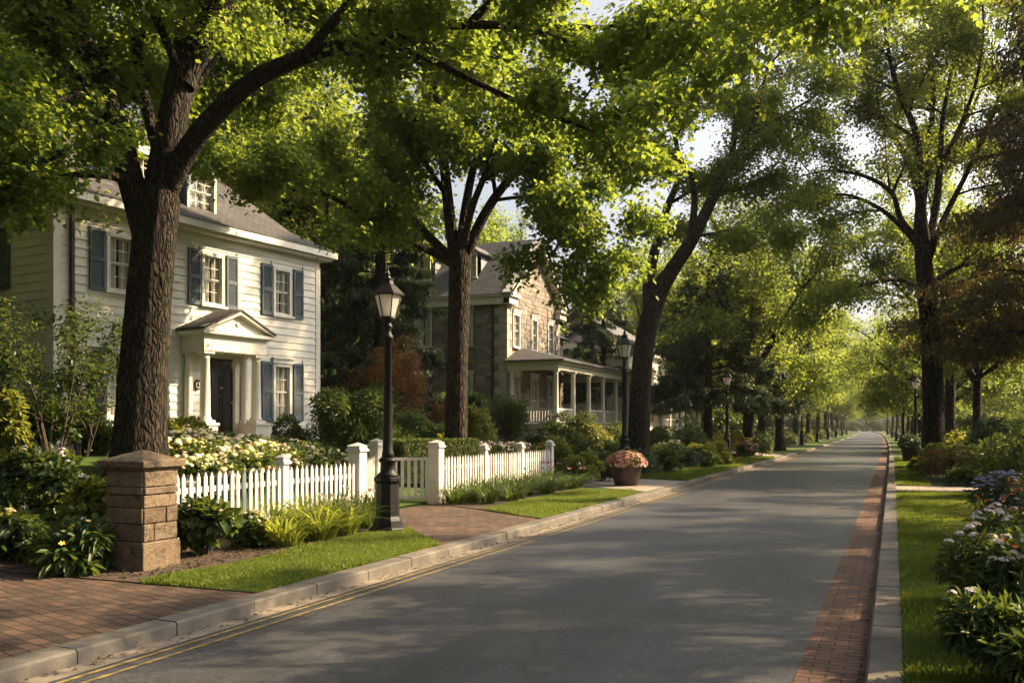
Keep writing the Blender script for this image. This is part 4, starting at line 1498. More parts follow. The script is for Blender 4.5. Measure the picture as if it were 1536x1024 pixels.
def dormer(par, cx, w, z0, z1, yf, yb, gable, matside, roofmat, loc=None, rz=0.0):
    d = MB()
    d.box(cx - w / 2, cx - w / 2 + .06, yf + .005, yb, z0, z1)
    d.box(cx + w / 2 - .06, cx + w / 2, yf + .005, yb, z0, z1)
    dm = d.build('dormer', matside, par)
    if loc:
        dm.location = loc
        dm.rotation_euler = (0, 0, rz)
    W = Wall((cx - w / 2, yf, 0), (1, 0, 0), (0, -1, 0))
    W.window(dm, .0, w, z0 + .02, z1 - .06, 3, 4, .07, True, False)
    t = MB()
    t.box(cx - w / 2 - .08, cx + w / 2 + .08, yf - .1, yf + .05, z1 - .055, z1 + .05)
    ap = Vector((cx, yf - .02, z1 + gable))
    t.face([(cx - w / 2 - .08, yf - .02, z1 + .05), (cx + w / 2 + .08, yf - .02, z1 + .05), ap])
    t.build('pediment', M['trim'], dm)
    r = MB()
    e = .2
    for s in (-1, 1):
        a0 = Vector((cx + s * (w / 2 + e), yf - e, z1 + .03))
        a1 = Vector((cx, yf - e, z1 + gable + .06))
        b0 = Vector((cx + s * (w / 2 + e), yb + .6, z1 + .03))
        b1 = Vector((cx, yb + .6, z1 + gable + .06))
        q = [a0, a1, b1, b0]
        r.face(q if s > 0 else q[::-1])
        dn = Vector((0, 0, -.06))
        r.face([p + dn for p in q])
        r.face([a0, a0 + dn, a1 + dn, a1])
    r.build('dormer_roof', roofmat, dm, uv=True)
    return dm


dormer(house, 4.62, .98, EV + .62, EV + 1.75, .55, 2.6, .50, M['dormerside'], M['shingle'])
dormer(house, 2.95, .98, EV + .62, EV + 1.75, .55, 2.6, .50, M['dormerside'], M['shingle'])
# portico
PX0, PX1, PD = 3.46, 5.58, .86
PB, PT = 3.60 - HZ, 4.10 - HZ
mb = MB()
mb.box(PX0, PX1, -PD, -.036, PB, PT - .13)
mb.box(PX0 - .06, PX1 + .06, -PD - .06, -.037, PT - .13, PT - .08)
mb.box(PX0 - .14, PX1 + .14, -PD - .14, -.038, PT - .08, PT)
mb.build('entablature', M['trim'], house)
mb = MB()
pc = (PX0 + PX1) / 2
pk = PT + .56
for s in (-1, 1):
    q = [Vector((pc + s * (PX1 - PX0 + .34) / 2, -PD - .20, PT + .012)), Vector((pc, -PD - .20, pk)), Vector((pc, .0, pk)), Vector((pc + s * (PX1 - PX0 + .34) / 2, .0, PT + .012))]
    mb.face(q if s > 0 else q[::-1])
    mb.face([p + Vector((0, 0, .05)) for p in (q if s > 0 else q[::-1])])
    mb.face([q[0], q[1], q[1] + Vector((0, 0, .05)), q[0] + Vector((0, 0, .05))])
    mb.face([q[0], q[3], q[3] + Vector((0, 0, .05)), q[0] + Vector((0, 0, .05))])
mb.build('portico_roof', M['shingle'], house, uv=True)
mb = MB()
mb.face([(PX0 - .02, -PD - .03, PT), (PX1 + .02, -PD - .03, PT), (pc, -PD - .03, pk - .07)])
for s in (-1, 1):                                      # raking cornice
    a = Vector((pc + s * (PX1 - PX0 + .30) / 2, -PD - .10, PT + .03))
    b_ = Vector((pc, -PD - .10, pk - .035))
    m_ = (a + b_) / 2
    ax = (b_ - a) / 2
    up = Vector((-ax.z * s, 0, ax.x * s)).normalized() * .045 * -1
    mb.obox(m_, ax, (0, .075, 0), up)
mb.build('pediment', M['trim'], house)
mb = MB()
mb.tube([Vector((pc, -PD - .031, PT + .22)), Vector((pc, -PD - .06, PT + .22)), Vector((pc, -PD - .065, PT + .22))], [.06, .055, .03], 14)
mb.build('ornament', M['trim'], house)


def column(name, par, cx, cy, z0, z1, r, mat=None, sides=18, round_=True):
    c = MB()
    c.box(cx - r * 1.35, cx + r * 1.35, cy - r * 1.35, cy + r * 1.35, z0, z0 + .07)
    c.lathe([(r * 1.25, z0 + .07), (r * 1.3, z0 + .10), (r * 1.1, z0 + .14), (r, z0 + .17), (r * .98, z0 + (z1 - z0) * .4), (r * .84, z1 - .19), (r * .9, z1 - .18), (r * .9, z1 - .16), (r * .84, z1 - .15), (r * .86, z1 - .11), (r * 1.15, z1 - .07)], sides, cx, cy)
    c.box(cx - r * 1.3, cx + r * 1.3, cy - r * 1.3, cy + r * 1.3, z1 - .07, z1)
    return c.build(name, mat or M['trim'], par)


PZ = 1.80 - HZ
for cx in (PX0 + .19, PX1 - .19):
    column('column', house, cx, -PD + .19, PZ, PB, .13)
    mb = MB()
    mb.box(cx - .22, cx + .22, -PD - .03, -PD + .41, -.3, PZ - .06)
    mb.box(cx - .25, cx + .25, -PD - .06, -PD + .44, PZ - .06, PZ)
    mb.build('pedestal', M['trim'], house)
    cx += .12 if cx > 4 else -.05
    column('pilaster', house, cx, -.13, PZ, PB, .10)
    mb = MB()
    mb.box(cx - .18, cx + .18, -.30, -.03, -.3, PZ)
    mb.build('pedestal', M['trim'], house)
mb = MB()
mb.box(PX0 + .45, PX1 - .45, -PD - .05, -.04, -.3, .268)
for i in range(3):
    mb.box(PX0 + .45, PX1 - .45, -PD - .05 - .3 * (i + 1), -PD - .05 - .3 * i - .001, -.4, .268 - .13 * (i + 1))
mb.build('steps', M['quoin'], house)
# door, frame, fluted surrounds
mb = MB()
for s in (0, 1):
    xx = DX0 - .17 if s == 0 else DX1 + .002
    mb.box(xx, xx + .168, -.075, .08, DZ0, DZ1 + .02)
    for i in range(4):
        mb.box(xx + .022 + i * .036, xx + .022 + i * .036 + .018, -.088, -.0755, DZ0 + .2, DZ1 - .1)
mb.box(DX0 - .2, DX1 + .2, -.09, .08, DZ1 + .022, DZ1 + .09)
mb.box(DX0 - .17, DX1 + .17, -.07, .07, DZ1 + .091, PB - .002)
mb.build('door_frame', M['trim'], house)
mb = MB()
mb.box(DX0 + .03, DX1 - .03, .02, .07, DZ0 + .01, DZ1 - .33)
mb.box(DX0, DX1, .015, .065, DZ1 - .33, DZ1 - .27)
mb.box(DX0, DX0 + .03, .0151, .065, DZ0, DZ1 - .33)
mb.box(DX1 - .03, DX1, .0151, .065, DZ0, DZ1 - .33)
mb.box(DX0, DX1, .02, .065, DZ1 - .06, DZ1)
for (za, zb) in ((.18, .72), (.82, 1.12), (1.22, 1.70)):
    for (xa, xb) in ((.12, .42), (.50, .80)):
        x0, x1, q0, q1 = DX0 + xa, DX0 + xb, DZ0 + za, DZ0 + zb
        for bx_ in ((x0, x1, q0, q0 + .025), (x0, x1, q1 - .025, q1), (x0, x0 + .025, q0, q1), (x1 - .025, x1, q0, q1)):
            mb.box(bx_[0], bx_[1], .006, .0195, bx_[2], bx_[3])
door = mb.build('door', M['door'], house)
mb = MB()
mb.lathe([(.012, -.0), (.012, .05), (.03, .06), (.034, .08), (.02, .1)], 12)
hnd = mb.build('handle', M['brass'], door)
hnd.rotation_euler = (R(90), 0, 0)
hnd.location = (DX1 - .10, .02, DZ0 + 1.0)
mb = MB()
mb.box(DX0 + .42, DX0 + .50, .0, .018, DZ0 + 1.36, DZ0 + 1.40)
mb.lathe([(.035, 0), (.035, .012), (.02, .02)], 12, 0, 0)
k = mb.build('letter_plate', M['brass'], door)
mb = MB()
mb.face([(DX0, .05, DZ1 - .27), (DX1, .05, DZ1 - .27), (DX1, .05, DZ1 - .06), (DX0, .05, DZ1 - .06)])
mb.build('transom_pane', M['glass'], door)
mb = MB()
mb.box(DX0 - .1, DX1 + .1, .5, .52, DZ0 - .2, DZ1 + .1)
mb.build('recess', M['inside'], door)
# small wall plaque beside the door: dark oval with a pale ring
t = thing('wall_plaque', 'dark oval plaque with pale ring on the wall left of the black door', 'plaque', (0, 0, 0))
hm = Matrix.Translation((-17.07, 15.17, HZ)) @ Matrix.Rotation(HA, 4, 'Z')
t.location = hm @ Vector((3.96, -.045, DZ0 + 1.42))
t.rotation_euler = (R(90), 0, HA)
mb = MB()
mb.lathe([(.0, 0), (.115, 0), (.115, .02), (.10, .028)], 24)
o = mb.build('plate', M['iron'], t)
o.scale = (.8, 1.15, 1)
mb = MB()
mb.lathe([(.055, .024), (.08, .024), (.08, .034), (.055, .034)], 24, caps=False)
o = mb.build('ring', M['trim'], t)
o.scale = (.8, 1.15, 1)


# ------------------------------------------------------------------ the stone house with the columned porch
SZ = 1.1
stone = thing('stone_house', 'grey brown stone house with gable to the road and long columned porch', 'house', (-15.4, 37.0, SZ), R(90))
SW, SD, SE = 6.8, 12.0, 6.2
PKH = 2.85
rnd = random.Random(8)
SF = Wall((0, 0, 0), (1, 0, 0), (0, -1, 0))
SS = Wall((0, SD, 0), (0, -1, 0), (-1, 0, 0))
sfw = [(.75, 1.60, 4.10, 5.60), (2.98, 3.82, 4.10, 5.60), (5.20, 6.05, 4.10, 5.60), (.75, 1.60, 1.2, 2.9), (5.20, 6.05, 1.2, 2.9), (2.9, 3.9, .74, 2.9)]
ssw = [(SD - s - .9, SD - s, a, b_) for s in (1.55, 3.55, 6.4, 9.0) for a, b_ in ((4.15, 5.75), (1.2, 2.9))]
mb = MB()
SF.flat(mb, SW, -.5, SE, sfw)
SS.flat(mb, SD, -.5, SE, ssw)
mb.face([(0, 0, SE), (SW, 0, SE), (SW / 2, 0, SE + PKH)])
mb.face([(SW, 0, -.5), (SW, SD, -.5), (SW, SD, SE), (SW, 0, SE)])
mb.face([(0, SD, -.5), (0, SD, SE), (SW, SD, SE), (SW, SD, -.5)])
wall = mb.build('wall', M['mortar'], stone)
mb = MB()
SF.stones(mb, SW, -.4, SE, [(a - .1, b_ + .1, c - .08, d + .18) for a, b_, c, d in sfw], rnd)
SF.stones(mb, SW, SE, SE + PKH - .1, [], rnd, lambda z: ((z - SE) / PKH * SW / 2 + .05, SW - (z - SE) / PKH * SW / 2 - .05))
SS.stones(mb, SD, -.4, SE - .35, [(a - .1, b_ + .1, c - .08, d + .18) for a, b_, c, d in ssw], rnd)
mb.build('stone_facing', M['stone'], stone)
for near in (True, False):                             # corner quoins
    mb = MB()
    z = -.4
    k = 0
    while z < SE - .4:
        w1, w2 = ((.52, .30), (.30, .52))[k % 2]
        if near:
            SF.bx(mb, -.06, w1, .0, .06, z + .01, z + .33)
            SS.bx(mb, SD - w2, SD + .06, .0, .0605, z + .0102, z + .3298)
        else:
            SF.bx(mb, SW - w1, SW + .06, .0, .06, z + .01, z + .33)
        z += .34
        k += 1
    mb.build('quoins', M['quoin'], stone)
for (a, b_, c, d) in sfw[:5]:
    SF.window(stone, a, b_, c, d, 2, 4)
SF.window(stone, *sfw[5], 2, 4, name='glazed_door', sill=False)
for (a, b_, c, d) in ssw:
    SS.window(stone, a, b_, c, d, 2, 4)
mb = MB()
SS.bx(mb, -.1, SD + .25, .0, .30, SE - .34, SE - .02)
SS.bx(mb, -.1, SD + .32, .0, .42, SE - .02, SE + .10)
for x0, x1 in ((-.42, .75), (SW - .75, SW + .42)):
    mb.box(x0, x1, -.42, -.001, SE - .03, SE + .09)
    mb.box(x0 + .12, x1 - .1, -.30, -.002, SE - .33, SE - .031)
for s in (-1, 1):                                      # raking boards of the gable
    a = Vector((SW / 2 + s * (SW / 2 + .40), -.22, SE + .02))
    b_ = Vector((SW / 2, -.22, SE + PKH + .06))
    ax = (b_ - a) / 2
    up = Vector((-ax.z, 0, ax.x)).normalized() * .13
    mb.obox((a + b_) / 2, ax, (0, .2, 0), up)
mb.build('cornice', M['trim'], stone)
mb = MB()
for s in (-1, 1):
    e = Vector((SW / 2 + s * (SW / 2 + .48), 0, SE + .08))
    r_ = Vector((SW / 2, 0, SE + PKH + .22))
    q = [e + Vector((0, -.5, 0)), e + Vector((0, SD + .4, 0)), r_ + Vector((0, SD + .4, 0)), r_ + Vector((0, -.5, 0))]
    mb.face(q if s < 0 else q[::-1])
    mb.face([q[0] - Vector((0, 0, .08)), q[0], q[3], q[3] - Vector((0, 0, .08))])
sroof = mb.build('roof', M['slate'], stone, uv=True)
for s in (2.2, 4.5, 8.2):
    dormer(stone, 0, 1.0, SE + 1.0, SE + 2.1, .75, 2.9, .45, M['dormerside'], M['slate'], (0, s, 0), R(-90))
mb = MB()
mb.box(2.6, 3.5, 7.0, 7.9, SE + 2.2, SE + PKH + 1.3)
mb.box(2.52, 3.58, 6.92, 7.98, SE + PKH + 1.3, SE + PKH + 1.48)
mb.build('chimney', M['quoin'], stone)
mb = MB()
SS.bx(mb, SD - .62, SD - .54, .05, .13, .1, SE - .3)
mb.build('downspout', M['pipe'], stone)
# set-back wing behind the far half of the porch
mb = MB()
WW = Wall((6.82, 1.6, 0), (1, 0, 0), (0, -1, 0))
wops = [(.9, 1.9, 1.2, 2.95), (3.2, 4.2, 1.2, 2.95), (.9, 1.8, 4.0, 5.2), (3.2, 4.1, 4.0, 5.2)]
WW.flat(mb, 5.2, -.5, 5.4, wops)
mb.face([(12.02, 1.6, -.5), (12.02, 9, -.5), (12.02, 9, 5.4), (12.02, 1.6, 5.4)])
wing = mb.build('wing', M['mortar'], stone)
mb = MB()
WW.stones(mb, 5.2, -.4, 5.35, [(a - .1, b_ + .1, c - .08, d + .18) for a, b_, c, d in wops], rnd)
mb.build('stone_facing', M['stone'], wing)
for o_ in wops:
    WW.window(stone, *o_, 2, 4)
mb = MB()
mb.face([(6.5, 1.2, 5.4), (12.4, 1.2, 5.4), (12.4, 5.3, 7.6), (6.5, 5.3, 7.6)])
mb.face([(6.5, 9.4, 5.4), (12.4, 9.4, 5.4), (12.4, 5.3, 7.6), (6.5, 5.3, 7.6)][::-1])
mb.face([(12.4, 1.2, 5.4), (12.4, 9.4, 5.4), (12.4, 5.3, 7.6)])
mb.build('wing_roof', M['slate'], stone, uv=True)
# porch
PL, PY = 11.8, -2.35
mb = MB()
mb.box(0, PL, PY, -.07, .50, .72)
mb.box(.1, PL - .1, PY + .12, -.08, -.5, .499)
mb.build('porch_floor', M['quoin'], stone)
mb = MB()
mb.box(-.05, PL + .05, PY - .05, PY + .30, 3.02, 3.40)
mb.box(-.05, .28, PY + .301, -.07, 3.02, 3.40)
mb.box(PL - .28, PL + .05, PY + .301, 1.5, 3.02, 3.40)
mb.box(-.22, PL + .22, PY - .24, PY - .051, 3.28, 3.42)
mb.box(-.22, -.051, PY - .05, -.05, 3.281, 3.42)
mb.box(.29, PL - .29, PY + .301, -.07, 3.30, 3.34)
mb.build('porch_beam', M['trim'], stone)
mb = MB()
E = [(-.38, PY - .4, 3.43), (PL + .38, PY - .4, 3.43), (PL + .38, 1.55, 3.43), (PL - 1.6, 1.55, 4.25), (6.83, 1.55, 4.25), (6.83, -.07, 4.12), (1.6, -.07, 4.12), (-.38, -.07, 3.43)]
mb.face([E[0], E[1], (PL - 1.9, -.07, 4.12), E[6]])
mb.face([E[0], E[6], E[7]])
mb.face([E[1], E[2], E[3], (PL - 1.9, -.07, 4.12)])
mb.face([(6.83, -.07, 4.12), (PL - 1.9, -.07, 4.12), E[3], E[4]])
for a, b_ in ((0, 1), (7, 0), (1, 2)):
    p, q = Vector(E[a]), Vector(E[b_])
    dn = Vector((0, 0, -.07))
    mb.face([p, q, q + dn, p + dn])
mb.build('porch_roof', M['shingle'], stone, uv=True)
for i in range(6):
    column('column', stone, .18 + i * (PL - .36) / 5, PY + .14, .72, 3.02, .115)
for i, xx in enumerate((.14, PL - .14)):
    column('column', stone, xx, -.2 if i == 0 else .9, .72, 3.02, .10)


def balustrade(par, runs, z0, z1, step=.13):
    for (a, b_) in runs:
        mb = MB()
        a, b_ = Vector(a), Vector(b_)
        d = b_ - a
        L = d.length
        u = d / L
        n = Vector((-u.y, u.x, 0))
        for z, h in ((z0 + .08, .03), (z1, .035)):
            mb.obox((a + b_) / 2 + Vector((0, 0, z)), u * (L / 2), n * .035, (0, 0, h))
        k = int(L / step)
        for i in range(k):
            c = a + u * ((i + .5) * L / k)
            mb.obox(c + Vector((0, 0, (z0 + z1) / 2 + .04)), u * .02, n * .02, (0, 0, (z1 - z0) / 2 - .09))
        mb.build('railing', M['white'], par)


rr = []
for i in range(5):
    x0 = .18 + i * (PL - .36) / 5
    x1 = .18 + (i + 1) * (PL - .36) / 5
    if i != 1:
        rr.append(((x0 + .13, PY + .14, 0), (x1 - .13, PY + .14, 0)))
rr.append(((.16, PY + .3, 0), (.16, -.35, 0)))
balustrade(stone, rr, .72, 1.36)
mb = MB()
x0 = .18 + (PL - .36) / 5
for i in range(5):
    mb.box(x0 + .2, x0 + 2.0, PY - .3 * (i + 1), PY - .3 * i - .002, -.3, .56 - .13 * i)
mb.build('steps', M['quoin'], stone)

# ------------------------------------------------------------------ the pale third house down the road
third = thing('white_house', 'pale house with pillared porch half hidden behind the mid-street conifer', 'house', (-16.2, 60.0, 1.1), R(90))
TF = Wall((0, 0, 0), (1, 0, 0), (0, -1, 0))
TS = Wall((0, 9, 0), (0, -1, 0), (-1, 0, 0))
tw = [(x, x + .95, a, b_) for x in (1.0, 3.6, 6.0, 8.4, 11.0) for a, b_ in ((3.6, 5.0), (.9, 2.5))]
ts = [(x, x + .95, a, b_) for x in (1.5, 6.3) for a, b_ in ((3.6, 5.0), (.9, 2.5))]
mb = MB()
TF.siding(mb, 13, .1, 5.8, tw, .25)
TS.siding(mb, 9, .1, 5.8, ts, .25)
mb.face([(13, 0, -.4), (13, 9, -.4), (13, 9, 5.8), (13, 0, 5.8)])
mb.box(.03, 12.9, .03, 8.9, -.6, .099)
mb.build('wall', M['clapboard'], third, uv=True)
for w_ in tw:
    TF.window(third, *w_, 2, 4)
for w_ in ts:
    TS.window(third, *w_, 2, 4)
mb = MB()
hip(mb, -.5, 13.5, -.5, 9.5, 5.8, 3.2, 4.2, .9)
mb.build('roof', M['slate'], third, uv=True)
mb = MB()
mb.box(-.45, 13.45, -.45, -.03, 5.6, 5.795)
mb.box(-.45, -.03, -.03, 9, 5.6, 5.795)
mb.build('cornice', M['trim'], third)
mb = MB()
mb.box(.0, 13, -2.4, -.04, .0, .35)
mb.build('porch_floor', M['quoin'], third)
mb = MB()
mb.box(-.1, 13.1, -2.45, -.05, 2.75, 3.05)
mb.build('porch_beam', M['trim'], third)
mb = MB()
mb.face([(-.3, -2.7, 3.06), (13.3, -2.7, 3.06), (13.3, -.03, 3.5), (-.3, -.03, 3.5)])
mb.build('porch_roof', M['slate'], third, uv=True)
for i in range(7):
    column('column', third, .2 + i * 2.1, -2.2, .35, 2.75, .13, None, 10)
balustrade(third, [((.2 + i * 2.1, -2.2, 0), (2.3 + i * 2.1, -2.2, 0)) for i in (0, 1, 2, 4, 5)], .35, 1.1, .2)

# ------------------------------------------------------------------ sandstone gate pillar
_tx = bpy.data.textures.new('chipped', 'CLOUDS')
_tx.noise_scale = .09
_tx.noise_depth = 4


def rough(o, amt):
    """break up sawn faces: real displaced stone"""
    s_ = o.modifiers.new('cut', 'SUBSURF')
    s_.subdivision_type = 'SIMPLE'
    s_.levels = s_.render_levels = 4
    d_ = o.modifiers.new('chip', 'DISPLACE')
    d_.texture = _tx
    d_.texture_coords = 'LOCAL'
    d_.strength = amt
    d_.mid_level = .5
    return o


px_, py_ = -7.92, 8.25
pil = thing('gate_pillar', 'brown sandstone pillar with pyramid cap beside the brick drive', 'pillar', (px_, py_, gz(px_, py_) - .02))
h = .262
mb = MB()
mb.frustum(0, 0, -.1, .36, h + .032, h + .032, h + .028, h + .028)
mb.frustum(0, 0, .36, .39, h + .028, h + .028, h + .01, h + .01)
rough(mb.build('base', M['pillar'], pil, bevel=.012), .012)
mb = MB()
rnd = random.Random(4)
z = .395
for hh, cuts in ((.23, ()), (.20, (.6,)), (.17, ()), (.10, ()), (.20, ())):
    xs_ = [-h] + [-h + 2 * h * c for c in cuts] + [h]
    for i in range(len(xs_) - 1):
        p = rnd.uniform(.0, .018)
        mb.box(xs_[i] + .004, xs_[i + 1] - .004, -h - p, h + p * .7, z + .004, z + hh - .004)
    ys_ = [-h, h * rnd.uniform(-.5, .5), h]
    if hh < .12 or rnd.random() < .35:
        ys_ = [-h, h]
    for i in range(len(ys_) - 1):
        p = rnd.uniform(.008, .034)
        mb.box(h - .05, h + p, ys_[i] + .005, ys_[i + 1] - .005, z + .006, z + hh - .006)
    z += hh
rough(mb.build('shaft', M['pillar'], pil, bevel=.012), .016)
mb = MB()
mb.box(-h + .012, h - .012, -h + .012, h - .012, .38, z)
mb.build('mortar_core', M['mortar'], pil)
mb = MB()
mb.frustum(0, 0, z, z + .05, h + .01, h + .01, h + .04, h + .04)
mb.frustum(0, 0, z + .051, z + .13, h + .065, h + .065, h + .075, h + .075)
mb.frustum(0, 0, z + .13, z + .27, h + .075, h + .075, .008, .008)
rough(mb.build('cap', M['pillar'], pil, bevel=.01), .010)

pil.scale = (1, 1, .87)

# ------------------------------------------------------------------ picket fence and gate
def post(par, x, y, hgt, w=.085, cap=True, wide=False):
    mb = MB()
    z = gz(x, y) - gz(FX, FY0)
    xx, yy = x - FX, y - FY0
    mb.box(xx - w, xx + w, yy - w, yy + w, z - .1, z + hgt)
    if wide:
        mb.box(xx - w - .015, xx + w + .015, yy - w - .015, yy + w + .015, z - .1, z + .16)
    mb.box(xx - w - .03, xx + w + .03, yy - w - .03, yy + w + .03, z + hgt, z + hgt + .045)
    mb.frustum(xx, yy, z + hgt + .045, z + hgt + .10, w + .015, w + .015, w - .01, w - .01)
    mb.frustum(xx, yy, z + hgt + .10, z + hgt + .16, w + .02, w + .02, .012, .012)
    return mb.build('post', M['fence'], par, bevel=.006)


def pickets(par, a, b_, hgt, n, w=.034, name='picket', each=True, pointed=True):
    a, b_ = Vector(a), Vector(b_)
    d = (b_ - a)
    L = d.length
    u = d / L
    nn = Vector((u.y, -u.x, 0))
    rmb = MB()
    for zr in (.22, hgt - .24):
        za, zb = gz(a.x, a.y), gz(b_.x, b_.y)
        rmb.obox((a + b_) / 2 - Vector((FX, FY0, gz(FX, FY0))) + Vector((0, 0, (za + zb) / 2 + zr)) - nn * .03, u * (L / 2), nn * .018, (0, 0, .04))
    rail = rmb.build('rail', M['fence'], par)
    rnd = random.Random(int(a.y * 10))
    mb = MB()
    for i in range(n):
        c = a + u * ((i + .5) * L / n)
        z = gz(c.x, c.y)
        o = Vector((c.x - FX, c.y - FY0, z - gz(FX, FY0) + .05))
        if each:
            mb = MB()
        hh = hgt - .05 + rnd.uniform(-.014, .012)
        til = u * rnd.uniform(-.011, .011) + nn * rnd.uniform(-.006, .006)
        A = [o - u * w, o + u * w, o + u * w + Vector((0, 0, hh - .075)) + til, o + Vector((0, 0, hh)) + til, o - u * w + Vector((0, 0, hh - .075)) + til]
        if not pointed:
            A = [o - u * w, o + u * w, o + u * w + Vector((0, 0, hh)), o - u * w + Vector((0, 0, hh))]
        f = nn * .011
        mb.face([p + f for p in A])
        mb.face([p - f for p in A][::-1])
        m_ = len(A)
        for k in range(m_):
            mb.face([A[k] + f, A[k] - f, A[(k + 1) % m_] - f, A[(k + 1) % m_] + f])
        if each:
            mb.build(name, M['fence'], par)
    if not each:
        mb.build(name, M['fence'], par)
    return rail


FXL = -8.84
FX, FY0 = FXL, 9.2
f1 = thing('picket_fence', 'white picket fence between the stone pillar and the garden gate', 'fence', (FX, FY0, gz(FX, FY0)))
post(f1, FXL, 9.45, 1.06)
post(f1, FXL, 12.15, 1.02, .075)
post(f1, FXL, 14.35, 1.16, .125, True, True)
pickets(f1, (FXL + .05, 9.56, 0), (FXL + .05, 12.06, 0), .98, 18)
pickets(f1, (FXL + .05, 12.24, 0), (FXL + .05, 14.2, 0), .98, 14)
post(f1, -9.85, 16.72, 1.14, .10, True, True)
pickets(f1, (FXL - .07, 14.50, 0), (-9.82, 16.60, 0), .96, 15)
FY0 = 17.45
f2 = thing('picket_fence', 'white picket fence from the gate to the flower pot, behind dark day lilies', 'fence', (FX, FY0, gz(FX, FY0)))
post(f2, FXL, 17.45, 1.17, .125, True, True)
post(f2, FXL, 19.9, 1.06, .075)
post(f2, FXL, 22.2, 1.06, .075)
post(f2, FXL, 24.4, 1.08, .095, True)
pickets(f2, (FXL + .05, 17.6, 0), (FXL + .05, 19.81, 0), .98, 16)
pickets(f2, (FXL + .05, 19.99, 0), (FXL + .05, 22.11, 0), .98, 15)
pickets(f2, (FXL + .05, 22.29, 0), (FXL + .05, 24.29, 0), .98, 14)
ga, gb = Vector((-9.74, 16.80, 0)), Vector((-8.98, 17.36, 0))
FX, FY0 = ga.x, ga.y
gt = thing('garden_gate', 'white slatted garden gate between two capped posts', 'gate', (FX, FY0, gz(FX, FY0)))
u = (gb - ga).normalized()
nn = Vector((u.y, -u.x, 0))
L = (gb - ga).length
mb = MB()
z0 = .08
for (za, zb) in ((.06, .12), (.86, .92)):
    mb.obox(u * (L / 2) + Vector((0, 0, (za + zb) / 2)), u * (L / 2), nn * .025, (0, 0, (zb - za) / 2))
for s in (.03, L - .03):
    mb.obox(u * s + Vector((0, 0, .475)), u * .03, nn * .026, (0, 0, .445))
mb.build('frame', M['fence'], gt)
for i in range(6):
    mb = MB()
    mb.obox(u * (.06 + (i + .5) * (L - .12) / 6) + Vector((0, 0, .49)), u * .033, nn * .012, (0, 0, .37))
    mb.build('slat', M['fence'], gt)

# ------------------------------------------------------------------ street lamps
def lamp(x, y, label, group=None):
    t = thing('street_lamp', label, 'street lamp', (x, y, gz(x, y) - .01), R(20), group)
    mb = MB()
    mb.lathe([(.30, -.05), (.30, .07), (.285, .09), (.25, .11), (.235, .20), (.215, .24), (.195, .27), (.185, .80), (.20, .82), (.225, .85), (.225, .90), (.20, .92)], 8, rot=R(22.5), smooth=False)
    mb.lathe([(.20, .92), (.15, .97), (.125, 1.0), (.12, 1.14), (.145, 1.16), (.145, 1.20), (.11, 1.23)], 20)
    mb.build('base', M['iron'], t)
    mb = MB()
    mb.lathe([(.105, 1.22), (.098, 1.30), (.085, 1.34), (.078, 1.5), (.062, 3.16), (.085, 3.17), (.09, 3.20), (.085, 3.23), (.06, 3.25), (.055, 3.33), (.075, 3.36), (.08, 3.39), (.055, 3.42), (.055, 3.46), (.13, 3.50), (.13, 3.53)], 18)
    mb.build('pole', M['iron'], t)
    g = MB()
    z0, z1, r0, r1 = 3.53, 3.90, .125, .222
    g.lathe([(r0 - .006, z0), (r1 - .006, z1)], 6, smooth=False, caps=False)
    gl = g.build('lantern_glass', M['frost'], t)
    mb = MB()
    for k in range(6):
        a = k * math.pi / 3
        p, q = Vector((r0 * math.cos(a), r0 * math.sin(a), z0)), Vector((r1 * math.cos(a), r1 * math.sin(a), z1))
        mb.tube([p, q], [.011, .011], 5)
        b2 = (k + 1) * math.pi / 3
        mb.tube([q, Vector((r1 * math.cos(b2), r1 * math.sin(b2), z1))], [.016, .016], 5)
        mb.tube([p, Vector((r0 * math.cos(b2), r0 * math.sin(b2), z0))], [.013, .013], 5)
    mb.build('lantern_frame', M['iron'], t)
    mb = MB()
    mb.lathe([(.262, 3.885), (.265, 3.91), (.235, 3.94), (.15, 4.03), (.095, 4.08), (.085, 4.14), (.105, 4.15), (.105, 4.165), (.05, 4.18), (.035, 4.21), (.05, 4.235), (.03, 4.26), (.012, 4.30), (.006, 4.38)], 6, smooth=False)
    mb.build('lantern_roof', M['iron'], t)
    mb = MB()
    mb.lathe([(.03, 3.53), (.045, 3.58), (.05, 3.72), (.03, 3.79), (.01, 3.81)], 10)
    mb.build('bulb', M['bulb'], gl)
    t.scale = (.95, .95, .93)
    return t


lp = lamp(-7.16, 12.5, 'tall black street lamp beside the brick garden path')
dup(lp, (-7.3, 26.6, gz(-7.3, 26.6)), R(20), (1, 1, 1.03), 'second black street lamp, in front of the leaning tree behind the pink flower pot')
dup(lp, (-7.75, 47.6, gz(-7.8, 47.6)), R(20), (1, 1, 1.05), 'third black street lamp, on the far lawn edge')
for y in (66, 84, 104, 126, 150, 178, 210):
    x = -7.1 + bend(y)
    dup(lp, (x, y, gz(x, y)), R(20), (1, 1, 1), 'small distant street lamp in the left kerbside row', 'distant street lamps on the left')
dup(lp, (1.05, 52, gz(1, 52)), R(20), (1, 1, 1.0), 'right-hand street lamp close beside the vase-shaped tree trunk')
dup(lp, (.72, 78, gz(.7, 78)), R(20), (1, 1, 1.0), 'slim street lamp over the right verge planter')
for y in (112, 150, 200):
    dup(lp, (.8 + bend(y), y, .1), R(20), (1, 1, 1), 'small distant street lamp in the right kerbside row', 'distant street lamps on the right')


